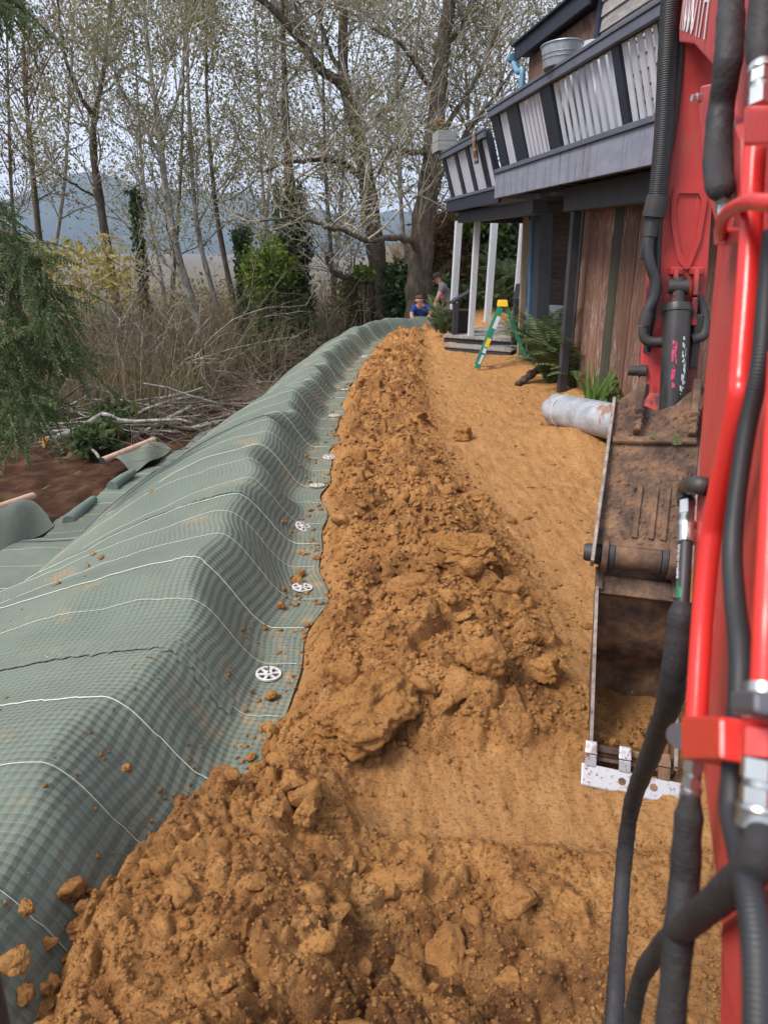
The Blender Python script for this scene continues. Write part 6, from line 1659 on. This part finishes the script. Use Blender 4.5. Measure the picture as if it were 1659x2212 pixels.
# ferns
def frond_mesh(seed, L=.75, arch=.5, n=30):
    rg = random.Random(seed); v, f = [], []; p = Vector((0, 0, 0)); d = Vector((.35, 0, 1)).normalized(); pts = []
    for i in range(n):
        pts.append(p.copy()); d = (d + Vector((.028, 0, -.075 * arch * 2 * (i / n + .25)))).normalized(); p = p + d * (L / n)
    for i in range(n - 1):
        w = .003 * (1 - i / n) + .001; b = len(v); q, q2 = pts[i], pts[i + 1]
        v += [(q.x, -w, q.z), (q2.x, -w, q2.z), (q2.x, w, q2.z), (q.x, w, q.z)]; f.append((b, b + 1, b + 2, b + 3))
        if i < 3: continue
        ln = .105 * math.sin(math.pi * min(1, (i - 1) / n * .93 + .10)) * rg.uniform(.85, 1.1) * L / .75
        t = (q2 - q).normalized()
        for sg in (-1, 1):
            e = q + Vector((t.x * .35 * ln, sg * ln, t.z * .35 * ln - .22 * ln)); h = t * .0115; b = len(v)
            m = q.lerp(e, .4)
            v += [tuple(q - h * .3), tuple(m - h), tuple(e), tuple(m + h)]; f.append((b, b + 1, b + 2, b + 3))
    me = bpy.data.meshes.new('frond'); me.from_pydata(v, [], f); me.materials.append(M['leaf_fern']); return me
FR = [frond_mesh(1, .80, .35), frond_mesh(2, .70, .55), frond_mesh(3, .9, .45), frond_mesh(4, .6, .7)]
def fern(label, c, n, sc, seed, group='sword ferns by the house'):
    rg = random.Random(seed); root = empty('sword_fern', tuple(c), label, 'fern', group)
    for i in range(n):
        o = link('frond', FR[rg.randint(0, 3)], root); a = 6.283 * i / n + rg.uniform(-.3, .3)
        o.rotation_euler = (rg.uniform(-.15, .15), rg.uniform(-.55, .02), a); s = 1.35 * sc * rg.uniform(.75, 1.2); o.scale = (s, s, s); o.location = (rg.uniform(-.06, .06), rg.uniform(-.06, .06), -.03)
fern('large sword fern left of the charcoal deck post', PZ(1150, 800, .0) + Vector((.2, .3, 0)), 34, 1.15, 71)
fern('taller sword fern directly behind the charcoal deck post', PZ(1185, 835, .0) + Vector((.05, .1, 0)), 34, 1.2, 72)
fern('sword fern squeezed between deck post and plank wall', PZ(1225, 850, .0) + Vector((.12, .1, 0)), 26, 1.05, 73)
fern('sword fern nearest the porch steps', PZ(1120, 775, .0) + Vector((.25, .3, 0)), 24, 1.0, 74)
fern('small fern at the foot of the dark planter pot', P(945, 715, 15.9), 22, .75, 75)
fern('second small fern spilling beside the dark planter pot', P(958, 722, 15.3), 16, .6, 78)
fern('large fern on the bank behind the porch posts', P(1098, 640, 20.2), 26, 1.5, 76, 'ferns on the bank')
fern('fern on the bank right of the middle white post', P(1075, 672, 19.6), 20, 1.2, 77, 'ferns on the bank')
# iris clump and a leafy plant by the plank wall
rg = random.Random(81); ib = PZ(1288, 882, .05); ir = empty('iris_clump', tuple(ib), 'clump of tall light-green blade leaves against the plank wall', 'plant')
for i in range(34):
    a = rg.uniform(-1, 1); L = rg.uniform(.35, .78); b0 = ib + Vector((rg.gauss(0, .07), rg.gauss(0, .06), -.03)); dirx = Vector((a * .45 + rg.gauss(0, .1), rg.gauss(0, .18), 1)).normalized()
    vs, fs = [], []; n = 7; p = b0.copy(); d = dirx.copy(); s = Vector((.9, -.4, 0)).normalized()
    for k_ in range(n):
        w = .017 * (1 - (k_ / (n - 1)) ** 2) + .001; vs += [p - s * w, p + s * w]; d = (d + Vector((a * .06, 0, -.05 * k_ / n))).normalized(); p = p + d * L / n
    for k_ in range(n - 1): fs.append((2 * k_, 2 * k_ + 1, 2 * k_ + 3, 2 * k_ + 2))
    mb = MB(); mb.add(vs, fs); mb.build('blade', M['leaf_blade'], ir, True, sharp=False)
shrub('leafy_plant', 'low leafy plant right of the iris clump', 'plant', None, PZ(1335, 880, .05) + Vector((0, 0, .16)), .24, .20, 12, 420, 'leaf_green', .055, 82, elong=1.5)

# undergrowth of dry stems: uncountable
rs = np.random.RandomState(8)
def stems(name, n, xr, yr, hr, w, seed, mat, tmin=5.5, label=None):
    rs = np.random.RandomState(seed); x = rs.uniform(*xr, n); y = yr[0] + (yr[1] - yr[0]) * rs.rand(n) ** 1.3
    t = np.interp(np.minimum(y, 18.3), _ey, _ex) - x; t = np.where(y > 17, np.maximum(t, (y - 18.6) - .55 * np.maximum(x - 1.0, 0)), t)
    dn = vnoise(x * .45, y * .45, 3); k_ = (t > tmin) & (rs.rand(n) < .35 + .9 * dn); k_ |= (y > 21) & (rs.rand(n) < .7); x, y = x[k_], y[k_]; n = len(x)
    z = land_h(x, y); h = hr[0] + (hr[1] - hr[0]) * rs.rand(n) ** 1.6
    a = rs.rand(n) * 6.28; ln = rs.normal(size=(n, 2)) * .38
    b = np.stack([x, y, z - .05], -1); m = b + np.stack([ln[:, 0] * h * .35, ln[:, 1] * h * .35, h * .55], -1); e = m + np.stack([ln[:, 0] * h * .8 + rs.normal(size=n) * .12 * h, ln[:, 1] * h * .5, h * .45 * rs.uniform(.2, 1, n)], -1)
    s = np.stack([np.cos(a), np.sin(a), 0 * a], -1) * (w * rs.uniform(.5, 1.5, n))[:, None]
    co = np.stack([b - s, b + s, m + s * .7, m - s * .7, e + s * .15, e - s * .15], 1).reshape(-1, 3)
    i = np.arange(n)[:, None] * 6; fc = np.concatenate([i + np.array([[0, 1, 2, 3]]), i + np.array([[3, 2, 4, 5]])])
    o = npmesh(name, co, fc, M[mat], None); o['kind'] = 'stuff'
    if label: o['label'] = label
    return o
stems('undergrowth', 50000, (-22, 3), (12.5, 42), (.5, 3.2), .0068, 91, 'leaf_brown', 3.4, 'tangle of dry brown stems filling the wood floor')
stems('bramble_cover', 15000, (-16, 3), (12.5, 34), (.3, 1.6), .014, 92, 'leaf_olive', 3.6, 'low olive brambles among the dry stems')
stems('reed_field', 14000, (-60, 10), (40, 120), (1.5, 4.5), .05, 93, 'leaf_brown', 6.0, 'far brown reeds beyond the wood')
# loose leaves in the undergrowth
n = 30000; x = rs.uniform(-20, 2, n); y = rs.uniform(14, 36, n); k_ = (np.interp(np.minimum(y, 18.3), _ey, _ex) - x > 7) | (y > 20.5); x, y = x[k_], y[k_]
pos = np.stack([x, y, land_h(x, y) + 2.4 * rs.rand(len(x)) ** 1.4], -1)
o = cloud('understorey_leaves', pos, .07, M['leaf_olive'], None, 95, 1.6, .2); o['kind'] = 'stuff'; o['label'] = 'scattered olive leaves low in the wood'
# pale arching bare shrubs in front of the wood
for i, (u, v, D, lab) in enumerate(((330, 690, 16.5, 'bare pale arching shrub below the yellow willow'), (220, 720, 16, 'tangled bare shrub behind the conifer boughs'), (430, 720, 17, 'bare grey shrub left of the vine mass'), (520, 700, 18, 'bare shrub in front of the ivy stump'), (720, 690, 19.5, 'bare twiggy shrub right of the ivy column'))):
    rg = random.Random(300 + i); c = P(u, v, D); b = Vector((c.x, c.y, gz(c.x, c.y))); root = empty('bare_shrub', tuple(b), lab, 'shrub', 'bare shrubs along the wood edge'); tw = Twigs(); tips = []
    for k_ in range(13): grow(rg, b + rdir(rg) * .2, Vector((rg.gauss(0, .7), rg.gauss(0, .5), 1)), rg.uniform(1.3, 2.6), .02, 2, tw, tips, -.04, .3, 3)
    tw.build('stems', M['twig' if i == 0 else 'twig_brown'], root)
# brush pile of cut limbs at the foot of the slope
bp = P(300, 900, 12.3); bp.z = gz(bp.x, bp.y); br_ = empty('brush_pile', tuple(bp), 'pile of cut branches and twigs at the far edge of the red soil', 'brush pile'); rg = random.Random(401)
for i in range(70):
    c = P(rg.uniform(60, 520), rg.uniform(835, 925), rg.uniform(11.6, 14)); c.z = gz(c.x, c.y) + rg.uniform(.05, .5); a = rg.uniform(-.5, .9) + (3.14 if rg.random() < .5 else 0); L = rg.uniform(.6, 2.2)
    d = Vector((math.cos(a), math.sin(a) * .5, rg.uniform(-.15, .3))).normalized(); p = c - d * L / 2; pts = [p.copy()]
    for k_ in range(5): d = (d + rdir(rg) * .22).normalized(); p = p + d * L / 5; pts.append(p.copy())
    r0 = rg.uniform(.012, .045); mb = MB(); mb.tube(pts, list(np.linspace(r0, r0 * .4, 6)), 6); mb.build('branch', M['bark_pale' if rg.random() < .6 else 'bark'], br_, True, sharp=False)
tw = Twigs(); tp_ = []
for i in range(190):
    c = P(rg.uniform(20, 640), rg.uniform(800, 950), rg.uniform(10.8, 16.5)); c.z = gz(c.x, c.y) + rg.uniform(.05, .45); grow(rg, c, Vector((rg.gauss(0, 1), rg.gauss(0, .5), rg.uniform(-.1, .5))), rg.uniform(.5, 1.3), .010, 1, tw, tp_, 0, .4, 4)
o = tw.build('twigs', M['twig_brown'], br_); o['kind'] = 'stuff'
q = [PZ(92, 957, -1.0), PZ(150, 937, -.95), PZ(192, 915, -.85), PZ(225, 895, -.75), PZ(262, 905, -.9)]
mb = MB(); mb.tube(spline(q, 5), list(np.linspace(.075, .03, 21)), 10); cl_ = mb.build('cut_limb', M['bark_pale'], None, True); tag(cl_, 'thick cut limb with orange sawn end lying before the brush', 'cut limb')
mb = MB(); d = (q[0] - q[1]).normalized(); mb.lathe(q[0] - d * .1, d, [(0, .077), (.104, .0775)], 12); mb.build('sawn_end', M['cut_wood'], cl_, True)
q = [PZ(216, 990, -1.02), PZ(205, 975, -1.0), PZ(190, 962, -.95), PZ(186, 950, -.9)]
tag(MB().tube(spline(q, 4), .022, 8).build('pale_stick', M['bark_pale'], None, True), 'short pale stick on the red soil beside the pink tube', 'stick')
for i, (u, v) in enumerate(((250, 900), (215, 945))):
    shrub('cut_bough', 'green cut conifer bough lying on the ' + ('brush pile' if i == 0 else 'soil before the pink tube'), 'bough', None, PZ(u, v, -.9), .45, .22, 10, 1500, 'leaf_conifer', .06, 410 + i, elong=2.6)

# conifer sprigs caught on the muddy thumb
for i, (s_, h_, sc, an) in enumerate(((-.005, TL * .80, .14, 3.0), (.075, TL * .80, .22, 3.3))):
    o = link('conifer_sprig', FR[1], None); o.scale = (sc, sc, sc); p = T(s_, h_, .022)
    q_ = Matrix((tuple(TF), tuple(TS), tuple(TUP))).transposed().to_4x4()
    o.matrix_world = Matrix.Translation(p) @ q_ @ Matrix.Rotation(an - 3.14159, 4, 'X') @ Matrix.Rotation(3.14159, 4, 'X') @ Matrix.Diagonal((sc * .15, sc, sc, 1))
    tag(o, ('small' if i == 0 else 'longer') + ' green conifer sprig stuck to the muddy thumb plate', 'sprig')
# ================================================================ valley haze
hm = bpy.data.materials.new('haze_air'); hm.use_nodes = True; t_ = hm.node_tree; t_.nodes.clear()
ho = t_.nodes.new('ShaderNodeOutputMaterial'); pv = t_.nodes.new('ShaderNodeVolumePrincipled')
pv.inputs['Color'].default_value = (.62, .74, .95, 1); pv.inputs['Density'].default_value = .00020; pv.inputs['Anisotropy'].default_value = .0
t_.links.new(pv.outputs['Volume'], ho.inputs['Volume'])
mb = MB(); mb.box((0, 2320, 115), (8400, 5960, 310)); hz_ = mb.build('haze', hm); tag(hz_, 'pale blue haze filling the valley', kind='stuff')
